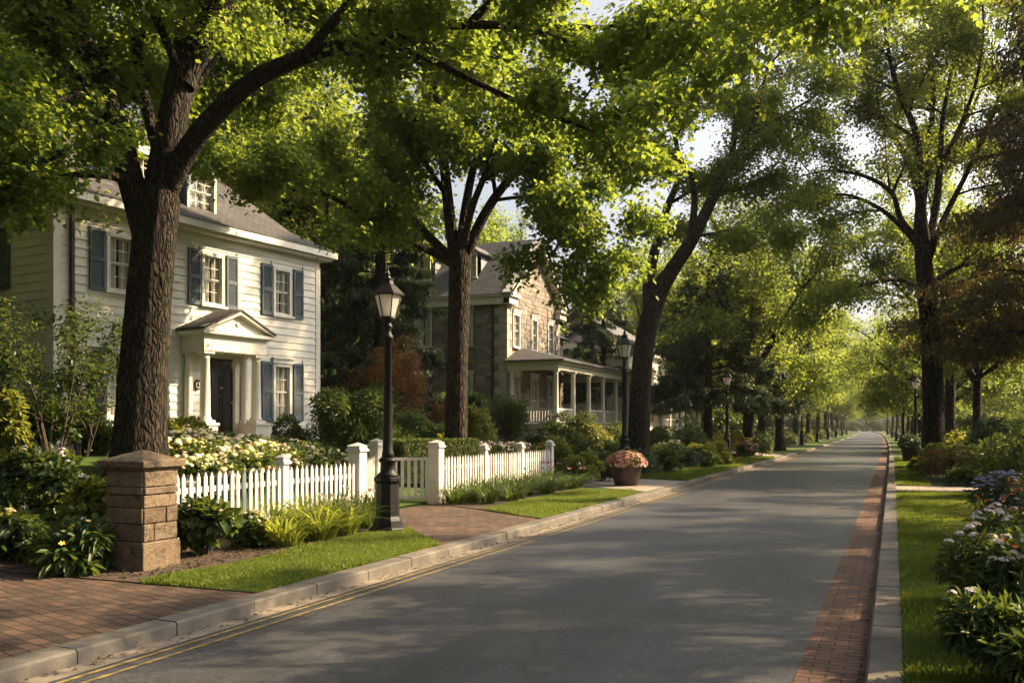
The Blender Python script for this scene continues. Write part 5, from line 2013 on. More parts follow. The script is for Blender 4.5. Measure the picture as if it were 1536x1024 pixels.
# ------------------------------------------------------------------ shrubs, flowers, grasses
import bmesh
_b = bmesh.new()
bmesh.ops.create_icosphere(_b, subdivisions=2, radius=1)
_r = random.Random(2)
for v in _b.verts:
    v.co *= 1 + _r.uniform(-.13, .13)
    v.co.z *= .82
T_BALL = ([tuple(v.co) for v in _b.verts], [tuple(v.index for v in f.verts) for f in _b.faces])
_b.free()
_fv, _ff = [(0, 0, 0)], []
for k in range(5):
    a = 2 * math.pi * k / 5
    i = len(_fv)
    for da, rr_, zz in ((-.5, .6, .10), (-.22, 1, .16), (.22, 1, .16), (.5, .6, .10)):
        _fv.append((rr_ * math.cos(a + da), rr_ * math.sin(a + da), zz))
    _ff.append((0, i, i + 1, i + 2, i + 3))
T_FLORET = (_fv, _ff)


def blade_tmpl(w, bendy, n=5):
    v, f = [], []
    for i in range(n + 1):
        s = i / n
        ww = w * (1 - s ** 2.2) * (0.75 + .5 * min(s * 3, 1) * .5)
        y = .20 * s + bendy * s * s
        z = 1.0 * s - (.15 + bendy * .62) * s ** 2.2
        if i < n:
            v += [(-ww, y, z + ww * .4), (ww, y, z + ww * .4)]
        else:
            v.append((0, y, z))
    for i in range(n - 1):
        f.append((2 * i, 2 * i + 1, 2 * i + 3, 2 * i + 2))
    f.append((2 * n - 2, 2 * n - 1, 2 * n))
    return v, f


T_BLADE = blade_tmpl(.022, .55)
T_BLADE2 = blade_tmpl(.018, .28)


def blob(rs, n, w, d, h, lobes, z0=.12, shell=.75):
    """points and outward normals on a lumpy bush of width w, depth d, height h"""
    c = []
    for k in range(lobes):
        a = rs.uniform(0, 6.283)
        q = math.sqrt(rs.rand()) * .62
        zz = rs.uniform(z0, .72) * h * (1 - .35 * q)
        c.append((q * w / 2 * math.cos(a), q * d / 2 * math.sin(a), zz, rs.uniform(.30, .48)))
    c = np.array(c)
    idx = rs.randint(0, lobes, n)
    dr = rnd_dirs(rs, n)
    dr[:, 2] = np.where(dr[:, 2] < -.35, -dr[:, 2], dr[:, 2])
    rad = shell + (1 - shell) * rs.rand(n) + rs.normal(size=n) * .09
    sc = np.stack([np.full(n, w * .5), np.full(n, d * .5), np.full(n, h * .55)], 1) * (c[idx, 3] * 1.55)[:, None]
    Pn = c[idx, :3] + dr * sc * rad[:, None] * .62
    Pn[:, 2] = np.abs(Pn[:, 2] - .03) + .03
    return Pn, dr


def bush(name, label, cat, loc, w, d, h, n, size, tmpl, mat, seed, flowers=(), lobes=9, group=None, droop=.3, stems=7, rz=0, shell=.72):
    rs = np.random.RandomState(seed)
    t = thing(name, label, cat, loc, rz, group)
    Pn, dr = blob(rs, n, w, d, h, lobes, shell=shell)
    D = dr * .8 + rnd_dirs(rs, n) * .7 + np.array([0, 0, -droop])
    Nn = dr * .6 + rnd_dirs(rs, n) * .5 + np.array([0, 0, .7])
    scatter_mesh('foliage', Pn, D, Nn, size * rs.uniform(.6, 1.3, n), tmpl, mat, t)
    mb = MB()
    for k in range(stems):
        j = rs.randint(n)
        e = Vector(Pn[j]) * .9
        e.z = max(e.z, h * .35)
        s = Vector((e.x * .15, e.y * .15, -.06))
        mb.tube([s, s.lerp(e, .5) + Vector((0, 0, h * .06)), e], [.012 + h * .004, .009, .004], 4)
    mb.build('stems', M['twig'], t)
    for kind, cnt, fs, fm in flowers:
        # keep the upper, outward facing leaf spots
        sc = Pn[:, 2] / h * .9 + dr[:, 2] * .5 + .45 * np.sqrt((Pn[:, 0] / w) ** 2 + (Pn[:, 1] / d) ** 2) * 2 + rs.rand(n) * .45
        k = np.argsort(-sc)[:int(cnt * 2.2)]
        k = rs.permutation(k)[:cnt]
        cnt = len(k)
        Pf, df = Pn[k] + dr[k] * .04 + np.array([0, 0, .025]), dr[k]
        if kind == 'ball':
            scatter_mesh('blossoms', Pf, rnd_dirs(rs, cnt), rnd_dirs(rs, cnt), fs * rs.uniform(.75, 1.2, cnt), T_BALL, M[fm], t)
        else:
            m_ = 16 if kind == 'cluster' else 1
            cs = np.repeat(Pf, m_, 0)
            o_ = rnd_dirs(rs, len(cs))
            o_[:, 2] = np.abs(o_[:, 2]) * .6
            cs = cs + o_ * (fs * 1.9 if m_ > 1 else 0.0) + np.repeat(df, m_, 0) * fs
            Nf = o_ * .8 + np.array([0, 0, .7]) if m_ > 1 else df + np.array([0, 0, .4])
            scatter_mesh('blossoms', cs, np.cross(Nf, rnd_dirs(rs, len(cs))), Nf, fs * rs.uniform(.75, 1.2, len(cs)), T_FLORET, M[fm], t)
    return t


def clump(name, label, cat, loc, n, L, r, tmpl, mat, seed, group=None, flowers=None):
    rs = np.random.RandomState(seed)
    t = thing(name, label, cat, loc, 0, group)
    a = rs.uniform(0, 6.283, n)
    q = r * np.sqrt(rs.rand(n)) * .5
    Pn = np.stack([q * np.cos(a), q * np.sin(a), np.full(n, -.01)], 1)
    a2 = a + rs.normal(size=n) * .5
    D = np.stack([np.cos(a2), np.sin(a2), rs.normal(size=n) * .12], 1)
    Nn = rnd_dirs(rs, n) * .22 + np.array([0, 0, 1.0])
    scatter_mesh('blades', Pn, D, Nn, L * rs.uniform(.55, 1.15, n), tmpl, mat, t)
    if flowers:
        cnt, fs, fm, hz = flowers
        mb = MB()
        pts = []
        for k in range(cnt):
            aa = rs.uniform(0, 6.283)
            e = Vector((math.cos(aa) * r * rs.uniform(.2, .9), math.sin(aa) * r * rs.uniform(.2, .9), hz * rs.uniform(.8, 1.15)))
            mb.tube([Vector((e.x * .2, e.y * .2, 0)), Vector((e.x * .6, e.y * .6, e.z * .7)), e], [.005, .004, .003], 4)
            for m_ in range(7):
                pts.append(list(e + Vector((math.cos(aa), math.sin(aa), .15)) * (m_ * fs * .7) + Vector(rs.normal(size=3)) * fs * .3))
        mb.build('stems', M['blade_dark'], t)
        pts = np.array(pts)
        scatter_mesh('blossoms', pts, rnd_dirs(rs, len(pts)) + np.array([0, 0, .6]), rnd_dirs(rs, len(pts)), fs * rs.uniform(.8, 1.3, len(pts)), T_LONG if fm == 'orange' else T_FLORET, M[fm], t)
    return t


def on(x, y, dz=0.0):
    return (x, y, gz(x, y) + dz)


def onp(px, depth, dz=0.0):
    return on(*at(px, depth), dz)


# left foreground bed
bush('leafy_perennial', 'dark drooping-leaved plant in front of the stone pillar', 'plant', on(-8.45, 7.75), 1.15, .9, .78, 1500, .19, T_LONG, M['broad'], 1, (('dot', 14, .03, 'yellowf'), ('cluster', 5, .016, 'whitef')), 9, droop=.55)
bush('leafy_perennial', 'dark leafy plant at the left edge beside the brick drive', 'plant', on(-9.5, 7.85), 1.3, 1.0, .85, 1700, .16, T_LONG, M['broad'], 2, (('dot', 12, .03, 'yellowf'), ('cluster', 6, .015, 'whitef')), 9, droop=.5)
bush('leafy_perennial', 'leafy plant cut off by the left edge of the drive bed', 'plant', on(-10.7, 8.0), 1.4, 1.1, .9, 1600, .16, T_LONG, M['box'], 3, (('dot', 12, .03, 'yellowf'),), 9, droop=.45)
bush('flowering_shrub', 'tall pale green shrub with flat white flower heads left of the pillar', 'shrub', on(-9.35, 9.1), 1.5, 1.1, 1.15, 2600, .12, T_RHOMB, M['lime'], 4, (('cluster', 15, .017, 'whitef'), ('dot', 12, .03, 'yellowf')), 11)
bush('flowering_shrub', 'white-flecked shrub behind the drive bed at the far left', 'shrub', on(-10.9, 9.4), 1.7, 1.2, 1.2, 2600, .12, T_RHOMB, M['broad'], 5, (('cluster', 13, .017, 'whitef'), ('dot', 8, .03, 'yellowf')), 11)
bush('flowering_shrub', 'dark shrub wedged between the pillar and the big tree', 'shrub', on(-9.55, 10.4), 1.2, 1.0, 1.05, 1800, .11, T_RHOMB, M['box'], 6, (('cluster', 7, .016, 'whitef'),), 9)
bush('dark_shrub', 'dark shrub at the foot of the cream house side wall', 'shrub', onp(40, 17.5), 2.2, 1.5, 1.5, 3200, .12, T_RHOMB, M['box'], 7, (), 10)
bush('dark_shrub', 'dark shrub under the left ground floor window', 'shrub', onp(130, 18.5), 1.8, 1.3, 1.2, 2600, .12, T_RHOMB, M['box'], 8, (), 10)
bush('lime_shrub', 'yellow-green shrub at the left edge in front of the house side', 'shrub', onp(8, 15), 1.0, .9, 1.6, 1400, .11, T_RHOMB, M['lime'], 9, (), 8)
# slender many-stemmed shrub by the house corner
for px, dep, H, sd_, lab in ((78, 16.6, 2.9, 91, 'airy many-stemmed shrub against the corner of the cream house'), (122, 17.6, 2.3, 92, 'smaller airy shrub below the left shutters')):
    t = Tree(sd_)
    for k in range(7):
        az = t.r.uniform(0, 6.283)
        d = Vector((math.cos(az) * .3, math.sin(az) * .3, 1)).normalized()
        t.branch(Vector((math.cos(az) * .08, math.sin(az) * .08, -.05)), d, H * t.r.uniform(.7, .95), .022, 1, 2, dict(wander=.10, up=.2, kids=4, spread=(25, 55), droop=.4, twigs=4, tw=.5))
    o = t.finish('tall_shrub', lab, 'shrub', (0, 0, 0), 3200, .085, T_RHOMB, M['broad'], M['twig'], spread=.09, leafname='foliage')
    o.location = onp(px, dep)
# between pillar and fence
bush('variegated_shrub', 'broad-leaved plant with white blooms right of the stone pillar', 'plant', on(-7.95, 9.35), .95, .85, .80, 1000, .15, T_RHOMB, M['broad'], 10, (('cluster', 14, .017, 'whitef'),), 8, droop=.4)
bush('variegated_shrub', 'pale flowering plant between fence foot and bright day lilies', 'plant', on(-7.95, 10.15), .7, .7, .58, 700, .11, T_RHOMB, M['broad'], 11, (('cluster', 16, .016, 'whitef'),), 7)
k = 0
for x, y, L in ((-7.55, 10.45, .62), (-8.15, 10.9, .66), (-7.5, 11.2, .66), (-8.1, 11.7, .68), (-7.55, 11.85, .60)):
    clump('day_lily', 'bright yellow-green day lily clump in front of the left picket fence', 'plant', on(x, y), 210, L * 1.25, .40, T_BLADE, M['blade'], 20 + k, 'bright day lilies by the left fence')
    k += 1
for x, y in ((-7.75, 12.7), (-8.3, 12.9), (-8.0, 13.55)):
    clump('day_lily', 'dark green day lily clump just behind the front street lamp', 'plant', on(x, y), 200, .74, .36, T_BLADE2, M['blade_dark'], 30 + k, 'dark day lilies behind the front lamp', (2, .03, 'whitef', .6))
    k += 1
i = 0
for y in (17.3, 17.9, 18.6, 19.3, 20.0, 20.7, 21.4, 22.1, 22.8, 23.4):
    for x in (-8.35, -7.75):
        if (x > -8 and y < 17.5):
            continue
        clump('day_lily', 'dark day lily clump in the row along the right picket fence', 'plant', on(x + .1 * math.sin(i * 2.1), y + .1 * math.cos(i * 1.3)), 120, .70, .36, T_BLADE2 if i % 2 else T_BLADE, M['blade_dark'], 60 + i, 'dark day lilies along the right fence', (2, .025, 'mauve', .62) if y > 21 else None)
        i += 1

# hydrangeas


def hydrangea(label, loc, w, h, mat_f, nball, rb, seed, group):
    """dome of leaves topped by closely packed flower balls"""
    rs = np.random.RandomState(seed)
    t = thing('hydrangea', label, 'shrub', loc, 0, group)
    n = 1900
    a, q = rs.uniform(0, 6.283, n), np.sqrt(rs.rand(n))
    r_ = q * w * .5
    top = h * (1 - .38 * q ** 2.4)
    z = np.where(rs.rand(n) < .55, top * rs.uniform(.80, .97, n), top * rs.uniform(.05, .85, n))
    edge = rs.rand(n) < .4
    r_ = np.where(edge, w * .5 * rs.uniform(.9, 1.05, n), r_)
    Pn = np.stack([r_ * np.cos(a), r_ * np.sin(a), z], 1)
    dr = np.stack([np.cos(a) * q, np.sin(a) * q, np.full(n, .6)], 1)
    scatter_mesh('foliage', Pn, dr + rnd_dirs(rs, n) * .6 + np.array([0, 0, -.4]), dr * .5 + rnd_dirs(rs, n) * .5 + np.array([0, 0, .7]), .12 * rs.uniform(.6, 1.3, n), T_RHOMB, M['broad'], t)
    pts = []
    for k in range(nball * 30):
        a, q = rs.uniform(0, 6.283), math.sqrt(rs.rand()) * 1.02
        p = np.array([q * w * .5 * math.cos(a), q * w * .5 * math.sin(a), h * (1 - .38 * q ** 2.4) * (rs.uniform(.93, 1.04) if q < .9 else rs.uniform(.72, 1.0))])
        if all(np.sum((p - o) ** 2) > (rb * 1.55) ** 2 for o in pts):
            pts.append(p)
        if len(pts) >= nball:
            break
    pts = np.array(pts)
    m_ = len(pts)
    scatter_mesh('blossoms', pts, rnd_dirs(rs, m_) * .5 + np.array([0, 1.0, 0]), rnd_dirs(rs, m_) * .4 + np.array([0, 0, 1.0]), rb * rs.uniform(.72, 1.15, m_), T_BALL, M[mat_f], t)
    mb = MB()
    for k in range(7):
        a = rs.uniform(0, 6.283)
        mb.tube([Vector((0, 0, -.05)), Vector((math.cos(a) * w * .15, math.sin(a) * w * .15, h * .4)), Vector((math.cos(a) * w * .35, math.sin(a) * w * .35, h * .8))], [.014, .01, .005], 4)
    mb.build('stems', M['twig'], t)
    return t


hyd = hydrangea('cream and lime hydrangea in the mass behind the left picket fence', on(-11.4, 14.9), 1.6, .80, 'hydrangea', 100, .082, 12, 'hydrangeas behind the left fence')
for i, (x, y, sx, sz) in enumerate(((-11.2, 12.9, .9, .82), (-11.25, 13.9, 1.0, .95), (-11.2, 15.9, 1.0, .95), (-11.15, 16.8, .9, .85), (-12.2, 13.4, 1.0, .78), (-12.3, 14.5, 1.05, .80), (-12.3, 15.6, 1.05, .80), (-12.1, 16.6, .95, .75), (-13.1, 15.0, 1.0, .72))):
    dup(hyd, on(x, y), i * 1.3, (sx, sx, sz))
hy2 = hydrangea('pink and white hydrangea behind the right picket fence', on(-10.5, 23.0), 1.35, .95, 'pinkmix', 85, .07, 13, 'hydrangeas behind the right fence')
for i, (x, y, sx, sz) in enumerate(((-10.4, 24.1, 1.0, 1.0), (-10.3, 25.1, 1.0, 1.0), (-10.25, 26.1, .95, .95), (-11.4, 23.7, 1.0, .8), (-11.3, 25.0, 1.0, .8))):
    dup(hy2, on(x, y), i * 1.7 + .5, (sx, sx, sz))
# clipped hedge
a, b_ = Vector(at(588, 21.6) + (0,)), Vector(at(702, 23.4) + (0,))
u = (b_ - a)
L = u.length
rs = np.random.RandomState(14)
t = thing('clipped_hedge', 'low dark clipped box hedge between the lamp and the second tree', 'hedge', on(a.x, a.y), math.atan2(u.y, u.x))
n = 15000
w, h = .8, .98
Pn = np.stack([rs.uniform(0, L, n), rs.uniform(-w / 2, w / 2, n), rs.uniform(.05, h, n)], 1)
f = rs.randint(0, 4, n)
dr = np.zeros((n, 3))
Pn[f <= 1, 2] = h + rs.normal(size=(f <= 1).sum()) * .018
dr[f <= 1, 2] = 1
Pn[f == 2, 1] = -w / 2 + rs.normal(size=(f == 2).sum()) * .02
dr[f == 2, 1] = -1
m_ = f == 3
Pn[m_, 0] = np.where(rs.rand(m_.sum()) < .5, 0, L) + rs.normal(size=m_.sum()) * .02
dr[m_, 0] = np.sign(Pn[m_, 0] - L / 2)
scatter_mesh('foliage', Pn, dr + rnd_dirs(rs, n), dr + rnd_dirs(rs, n) * .6, .05 * rs.uniform(.7, 1.3, n), T_RHOMB, M['box'], t)
mb = MB()
mb.box(.06, L - .06, -w / 2 + .07, w / 2 - .07, .0, h - .07)
mb.build('core', M['twig'], t)
# planting around the cream house
bush('broad_shrub', 'big rounded green shrub at the right corner of the cream house', 'shrub', onp(530, 24.5), 3.1, 2.5, 2.1, 8000, .14, T_LONG, M['broad'], 15, (), 16, droop=.5, shell=.6)
bush('broad_shrub', 'green shrub just right of the front street lamp pole', 'shrub', onp(618, 25.5), 2.5, 2.1, 1.75, 5600, .14, T_LONG, M['broad'], 16, (), 13, droop=.5, shell=.6)
bush('fern_shrub', 'feathery fern-like shrub behind the clipped hedge', 'shrub', onp(655, 23.8), 1.3, 1.2, 1.35, 1500, .22, T_LONG, M['lime'], 17, (), 9, droop=.2)
bush('lime_shrub', 'light green shrub right behind the second tree trunk', 'shrub', onp(716, 27.5), 1.5, 1.4, 2.3, 2400, .13, T_RHOMB, M['lime'], 18, (), 10)
bush('lime_shrub', 'low yellow-green shrub between the big tree and the portico', 'shrub', onp(250, 20.8), 1.2, 1.1, 1.05, 1500, .09, T_RHOMB, M['lime'], 19, (), 8)
bush('lime_shrub', 'small yellow-green shrub in front of the portico pots', 'shrub', onp(272, 21.4), .9, .8, .8, 900, .08, T_RHOMB, M['box'], 20, (), 7)
bush('dark_shrub', 'dark rounded shrub in front of the stone wall', 'shrub', onp(764, 32), 2.0, 1.9, 2.55, 5200, .13, T_LONG, M['box'], 21, (), 13, shell=.6)
bush('flowering_shrub', 'pale flecked shrub left of the porch corner', 'shrub', onp(806, 32), 1.2, 1.1, 1.5, 1600, .10, T_RHOMB, M['broad'], 22, (('dot', 60, .03, 'whitef'),), 8)
bush('dark_shrub', 'dark shrub beside the red-leaved tree', 'shrub', onp(560, 30), 3.0, 2.2, 2.6, 4200, .15, T_RHOMB, M['box'], 23, (), 12)
bush('dark_shrub', 'dark shrub below the stone house side windows', 'shrub', onp(680, 35), 3.2, 1.8, 2.3, 4200, .15, T_RHOMB, M['box'], 24, (), 12)


def pot_mesh(t, r, h, mat=None):
    mb = MB()
    mb.lathe([(r * .62, 0), (r * .70, .02), (r * .86, h * .45), (r * .97, h * .84), (r * 1.08, h * .86), (r * 1.10, h * .98), (r * 1.02, h), (r * .92, h), (r * .90, h * .9)], 28)
    mb.build('pot', mat or M['pot'], t)


def potted(label, loc, r, h, plant, n, size, mat, seed, flowers=(), name='flower_pot'):
    w, ph = plant
    t = thing(name, label, 'flower pot', loc)
    pot_mesh(t, r, h)
    rs = np.random.RandomState(seed)
    a = rs.rand(n)
    dr = rnd_dirs(rs, n)
    dr[:, 2] = np.abs(dr[:, 2])
    Pn = dr * np.array([w / 2, w / 2, ph]) * (rs.uniform(.75, 1.03, n))[:, None] + np.array([0, 0, h * .93])
    scatter_mesh('foliage', Pn, dr + rnd_dirs(rs, n), dr * .7 + rnd_dirs(rs, n) * .5 + np.array([0, 0, .4]), size * rs.uniform(.7, 1.3, n), T_RHOMB, mat, t)
    for cnt, fs, fm in flowers:
        dr = rnd_dirs(rs, cnt)
        dr[:, 2] = np.abs(dr[:, 2])
        Pf = dr * np.array([w / 2, w / 2, ph]) * rs.uniform(.97, 1.08, cnt)[:, None] + np.array([0, 0, h * .93])
        Nf = dr + rnd_dirs(rs, cnt) * .4
        scatter_mesh('blossoms', Pf, np.cross(Nf, rnd_dirs(rs, cnt)), Nf, fs * rs.uniform(.8, 1.2, cnt), T_FLORET, M[fm], t)
    return t


potted('large dark pot heaped with pink flowers at the end of the right picket fence', on(-6.75, 24.75), .44, .58, (1.12, .40), 1300, .07, M['broad'], 1, ((620, .032, 'pink'), (120, .03, 'whitef')))
hp = lambda x, y, z=.0: tuple(hm @ Vector((x, y, z)))
potted('dark pot with yellow-green plant left of the portico column', hp(2.2, -1.7, .0), .30, .42, (1.0, .45), 900, .09, M['lime'], 2, ())
potted('low pot of pink and red flowers beside the portico steps', hp(2.35, -2.3, -.1), .26, .34, (.80, .30), 600, .06, M['broad'], 3, ((260, .03, 'pink'), (40, .03, 'yellowf')))
potted('dark pot with clipped round boxwood right of the portico', hp(5.4, -1.75, .0), .26, .36, (.78, .62), 2200, .05, M['box'], 4, ())
potted('low pot of mauve flowers under the right ground floor window', hp(6.05, -1.5, .0), .25, .32, (.75, .28), 500, .06, M['broad'], 5, ((220, .03, 'mauve'),))

# shrubs along the left verge
cols = ['broad', 'box', 'blue_green', 'lime', 'blue_green', 'broad', 'box', 'lime']
spec = [  # px, depth, w, h, material, flowers, label
    (838, 27.2, 1.3, 1.45, 'lime', 0, 'feathery yellow-green shrub behind the last fence post'),
    (872, 26.6, 1.3, 1.05, 'lime', 0, 'bright lime shrub just left of the pink flower pot'),
    (903, 27.4, 1.2, .95, 'broad', 0, 'mid-green low shrub behind the pink flower pot'),
    (912, 31, 1.6, 1.55, 'broad', 0, 'loose green shrub in front of the porch corner column'),
    (860, 31, 1.6, 1.7, 'box', 0, 'dark shrub filling in below the porch corner'),
    (935, 33.5, 1.7, 1.3, 'blue_green', 0, 'blue-green mound left of the leaning tree foot'),
    (968, 31.5, 1.5, 1.0, 'blue_green', 0, 'blue-green mound right of the second street lamp'),
    (1000, 32.5, 1.4, .95, 'broad', 0, 'low green mound on the lawn edge past the second lamp'),
    (1005, 36, 1.9, 1.4, 'box', 1, 'dark shrub dotted white right of the leaning tree'),
    (1030, 44, 2.7, 2.2, 'broad', 0, 'large round bush in the garden before the third house'),
    (1028, 35.5, 1.3, .85, 'blue_green', 0, 'small blue-green ball on the lawn edge mid-verge'),
    (1052, 38, 1.4, 1.05, 'lime', 0, 'lime ball behind the lawn edge mid-verge'),
    (1060, 36.5, 1.0, .75, 'box', 0, 'small dark ball left of the third street lamp'),
    (1072, 41, 1.4, 1.2, 'lime', 0, 'larger lime shrub behind the third street lamp'),
    (1082, 38.5, .95, .7, 'lime', 0, 'low lime ball at the lawn edge under the third lamp'),
    (1117, 46, 1.3, .95, 'broad', 2, 'rounded shrub topped with pink flowers right of the third lamp'),
    (1138, 50, 1.6, 1.3, 'box', 0, 'dark ball beyond the pink-topped shrub'),
    (1100, 52, 2.2, 1.6, 'lime', 0, 'yellow-green shrub deeper in behind the third lamp'),
    (990, 46, 2.2, 1.6, 'box', 1, 'white-flecked shrub in front of the pale third house'),
    (900, 36.5, 1.8, 1.8, 'box', 0, 'dark climber-like shrub against the porch railing'),
    (938, 40, 1.8, 1.6, 'broad', 0, 'leafy shrub at the far end of the porch railing'),
    (858, 35.5, 1.9, 2.1, 'broad', 0, 'leafy shrub in front of the near porch railing'),
    (884, 35.5, 1.7, 1.9, 'lime', 0, 'light green shrub before the porch steps'),
    (918, 37, 1.9, 1.9, 'box', 0, 'dark shrub before the middle of the porch'),
    (825, 33.8, 1.5, 1.6, 'box', 0, 'dark shrub at the foot of the porch corner'),
]
for i, (px, dep, w, h, mt, fl, lab) in enumerate(spec):
    fw = () if fl == 0 else (('dot', 60, .035, 'whitef'),) if fl == 1 else (('dot', 260, .045, 'pink'),)
    bush('garden_shrub', lab, 'shrub', onp(px, dep), w * 1.12, w, h * 1.05, int(1500 * w), .10 if mt != 'blue_green' else .075, T_RHOMB, M[mt], 200 + i, fw, 9)
protos = []
for i, mt in enumerate(('blue_green', 'box', 'lime', 'broad')):
    protos.append(bush('verge_shrub', 'x', 'shrub', (0, 0, 0), 1.6, 1.5, 1.05, 1600, .11, T_RHOMB, M[mt], 240 + i, (), 9))
lab = {0: 'blue-green', 1: 'dark green', 2: 'yellow-green', 3: 'mid-green'}
placed = set()


def verge(x, y, k, s, label, group):
    p = protos[k]
    sc = (s, s, s * (0.9 + .2 * ((int(y * 7) % 5) / 5)))
    if k not in placed:
        placed.add(k)
        p.location = on(x, y)
        p.scale = sc
        p['label'] = label
        p['group'] = group
    else:
        dup(p, on(x, y), y * 1.7, sc, label, group)


rnd = random.Random(77)
y = 55.0
while y < 240:
    for row in (0, 1):
        k = rnd.choice((0, 0, 1, 2, 3)) if row == 0 else rnd.choice((1, 3, 2))
        verge(-8.3 - row * 1.9 + bend(y) + rnd.uniform(-.2, .2), y + row * .8, k, rnd.uniform(.8, 1.15) * (1 + .35 * row), 'distant %s shrub mound along the left kerb beyond the third lamp' % lab[k], 'distant %s mounds on the left verge' % lab[k])
    y += rnd.uniform(1.9, 2.8) * (1 + (y - 55) / 120)
y = 37.0
while y < 240:
    for row in (0, 1):
        k = rnd.choice((0, 0, 1, 3)) if row == 0 else rnd.choice((1, 1, 3))
        verge(1.75 + row * 1.5 + bend(y) + rnd.uniform(-.15, .15), y + row * .7, k, rnd.uniform(.75, 1.0) * (1 + .35 * row), 'distant %s shrub mound along the right kerb beyond the rusty grass' % lab[k], 'distant %s mounds on the right verge' % lab[k])
    y += rnd.uniform(1.8, 2.6) * (1 + (y - 37) / 120)

rnd = random.Random(9)
for i in range(34):
    y = rnd.uniform(60, 330)
    verge(rnd.uniform(-17, -12) + bend(y), y, (1, 3)[i % 2], rnd.uniform(2.0, 3.4), 'distant large %s bush behind the left row of street trees' % lab[(1, 3)[i % 2]], 'large distant bushes behind the left row')
for i in range(34):
    y = rnd.uniform(75, 330)
    verge(rnd.uniform(5.5, 11) + bend(y), y, (1, 3)[i % 2], rnd.uniform(2.0, 3.4), 'distant large %s bush behind the right row of street trees' % lab[(1, 3)[i % 2]], 'large distant bushes behind the right row')

for i in range(15):
    verge(-34 + i * 3.4, 366 + (i % 3) * 4, (1, 3)[i % 2], 4.2, 'distant large %s bush closing the far end of the road' % lab[(1, 3)[i % 2]], 'large distant bushes at the road end')

# right-hand border
bush('phlox', 'white-flowered dark leafy plant in the bottom right corner', 'plant', onp(1525, 6.8), 1.25, 1.2, .98, 4940, .092, T_LONG, M['broad'], 301, (('cluster', 20, .016, 'whitef'), ('dot', 6, .02, 'orange')), 11, droop=.35)
bush('phlox', 'white-flowered plant on the right border just behind the corner plant', 'plant', onp(1545, 8.3), 1.2, 1.1, .98, 4370, .092, T_LONG, M['broad'], 302, (('cluster', 26, .016, 'whitef'), ('dot', 8, .02, 'yellowf')), 10, droop=.35)
bush('phlox', 'dark leafy plant cut off by the lower right edge', 'plant', onp(1620, 6.6), 1.3, 1.2, 1.05, 4180, .092, T_LONG, M['box'], 303, (('cluster', 18, .015, 'whitef'),), 10, droop=.35)
bush('phlox', 'low dark leafy plant nearest the camera on the right border', 'plant', onp(1545, 5.6), 1.1, 1.0, .7, 3420, .09, T_LONG, M['box'], 304, (('cluster', 5, .014, 'whitef'),), 9, droop=.35)
clump('crocosmia', 'strappy plant with orange-red flower sprays before the blue bush', 'plant', onp(1500, 9.8), 130, .85, .34, T_BLADE2, M['blade_dark'], 305, None, (8, .05, 'orange', .80))
clump('crocosmia', 'second strappy orange-flowered plant at the right edge', 'plant', onp(1540, 10.6), 130, .9, .34, T_BLADE, M['blade'], 306, None, (7, .05, 'orange', .85))
bush('blue_flower_bush', 'bush of lavender-blue flowers at the right edge of the lawn', 'shrub', onp(1528, 13.2), 1.4, 1.4, 1.12, 2600, .09, T_LONG, M['blue_green'], 307, (('cluster', 95, .015, 'bluef'),), 11)
bush('blue_flower_bush', 'second lavender-blue bush behind the first, further off the lawn', 'shrub', onp(1560, 14.6), 1.5, 1.4, 1.3, 2600, .09, T_LONG, M['blue_green'], 308, (('cluster', 80, .015, 'bluef'),), 11)
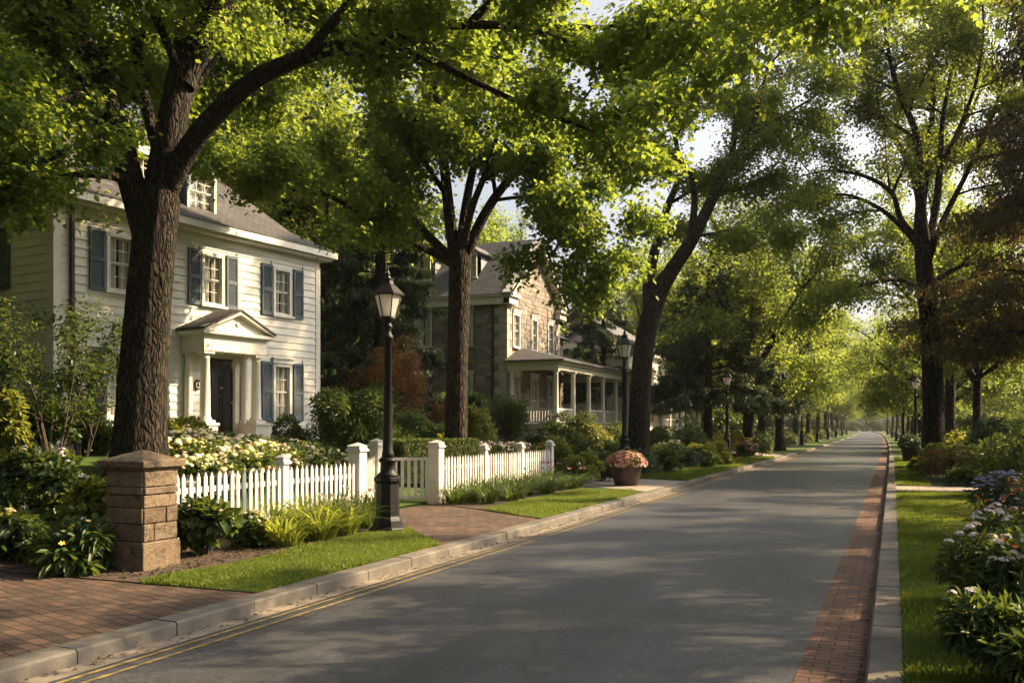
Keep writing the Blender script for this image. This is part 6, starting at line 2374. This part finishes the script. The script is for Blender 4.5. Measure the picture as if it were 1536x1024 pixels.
rspec = [
    (1385, 30, 1.15, .75, 'lime', 'low golden shrub at the near end of the right kerb border'),
    (1424, 27.5, 1.7, 1.15, 'rust', 'rusty red grass-like bush at the head of the right lawn'),
    (1404, 33, 1.8, 1.2, 'broad', 'green shrub at the foot of the vase-shaped tree'),
    (1462, 25.5, 1.5, 1.4, 'box', 'dark rounded shrub right of the rusty bush'),
    (1500, 23, 1.9, 1.75, 'broad', 'broad-leaved shrub behind the blue flowers'),
    (1545, 21, 2.0, 2.0, 'broad', 'tall broad-leaved shrub at the right edge behind the blue flowers'),
    (1470, 30, 2.2, 2.0, 'box', 'dark shrub behind the rounded shrub on the right'),
    (1515, 28, 2.4, 2.4, 'blue_green', 'tall dull green shrub towards the right edge'),
    (1440, 34, 1.9, 1.6, 'lime', 'yellowish shrub between tree trunks on the right'),
    (1560, 26, 2.6, 2.8, 'box', 'large dark shrub cut off by the right edge'),
    (1490, 42, 3.0, 2.0, 'box', 'dark shrub in the shade below the slim right garden tree'),
    (1535, 40, 3.0, 2.6, 'broad', 'shaded shrub in the right garden, farthest back at the edge'),
]
for i, (px, dep, w, h, mt, lb) in enumerate(rspec):
    bush('border_shrub' if mt != 'rust' else 'rusty_bush', lb, 'shrub', onp(px, dep), w * 1.1, w, h * 1.05, int(1500 * w), .125, T_LONG if mt in ('broad', 'rust', 'box') else T_RHOMB, M[mt], 330 + i, (), 10, shell=.65)
for i, (x, y, w, h) in enumerate(((7.5, 33, 3.4, 2.6), (6.2, 46, 3.2, 2.4), (9.5, 41, 4.0, 3.2), (8, 55, 4, 3), (11.5, 48, 4.4, 3.6), (6.4, 64, 4, 2.8), (13, 60, 5, 4), (9, 76, 5, 3.4), (16, 72, 5.5, 4.4), (13, 92, 6, 4), (20, 62, 6, 5))):
    bush('woodland_shrub', 'dark shrub mass in the shaded undergrowth behind the right border', 'shrub', on(x, y), w, w * .8, h, int(1300 * w), .17, T_RHOMB, M[('box', 'broad', 'far')[i % 3]], 400 + i, (), 11, 'undergrowth behind the right border')
for x, y, lb in ((.72, 45.5, 'dark pot with a spiky plant on the right verge'),):
    potted(lb, on(x, y), .42, .75, (1.0, .5), 500, .14, M['blue_green'], 6, (), 'verge_pot')

# ------------------------------------------------------------------ evening haze along the avenue
USE_HAZE = True
if USE_HAZE:
    mb = MB()
    mb.box(-75, 75, -25, 440, -1.4, 32)
    hz, nt, N, L, bs = newmat('haze_air')
    N.remove(bs)
    pv = N.new('ShaderNodeVolumePrincipled')
    pv.inputs['Color'].default_value = (0.93, 0.94, 0.93, 1)
    pv.inputs['Density'].default_value = 0.00016
    pv.inputs['Anisotropy'].default_value = 0.3
    L.new(pv.outputs[0], N['Material Output'].inputs['Volume'])
    o = mb.build('haze', hz)
    o['kind'] = 'stuff'
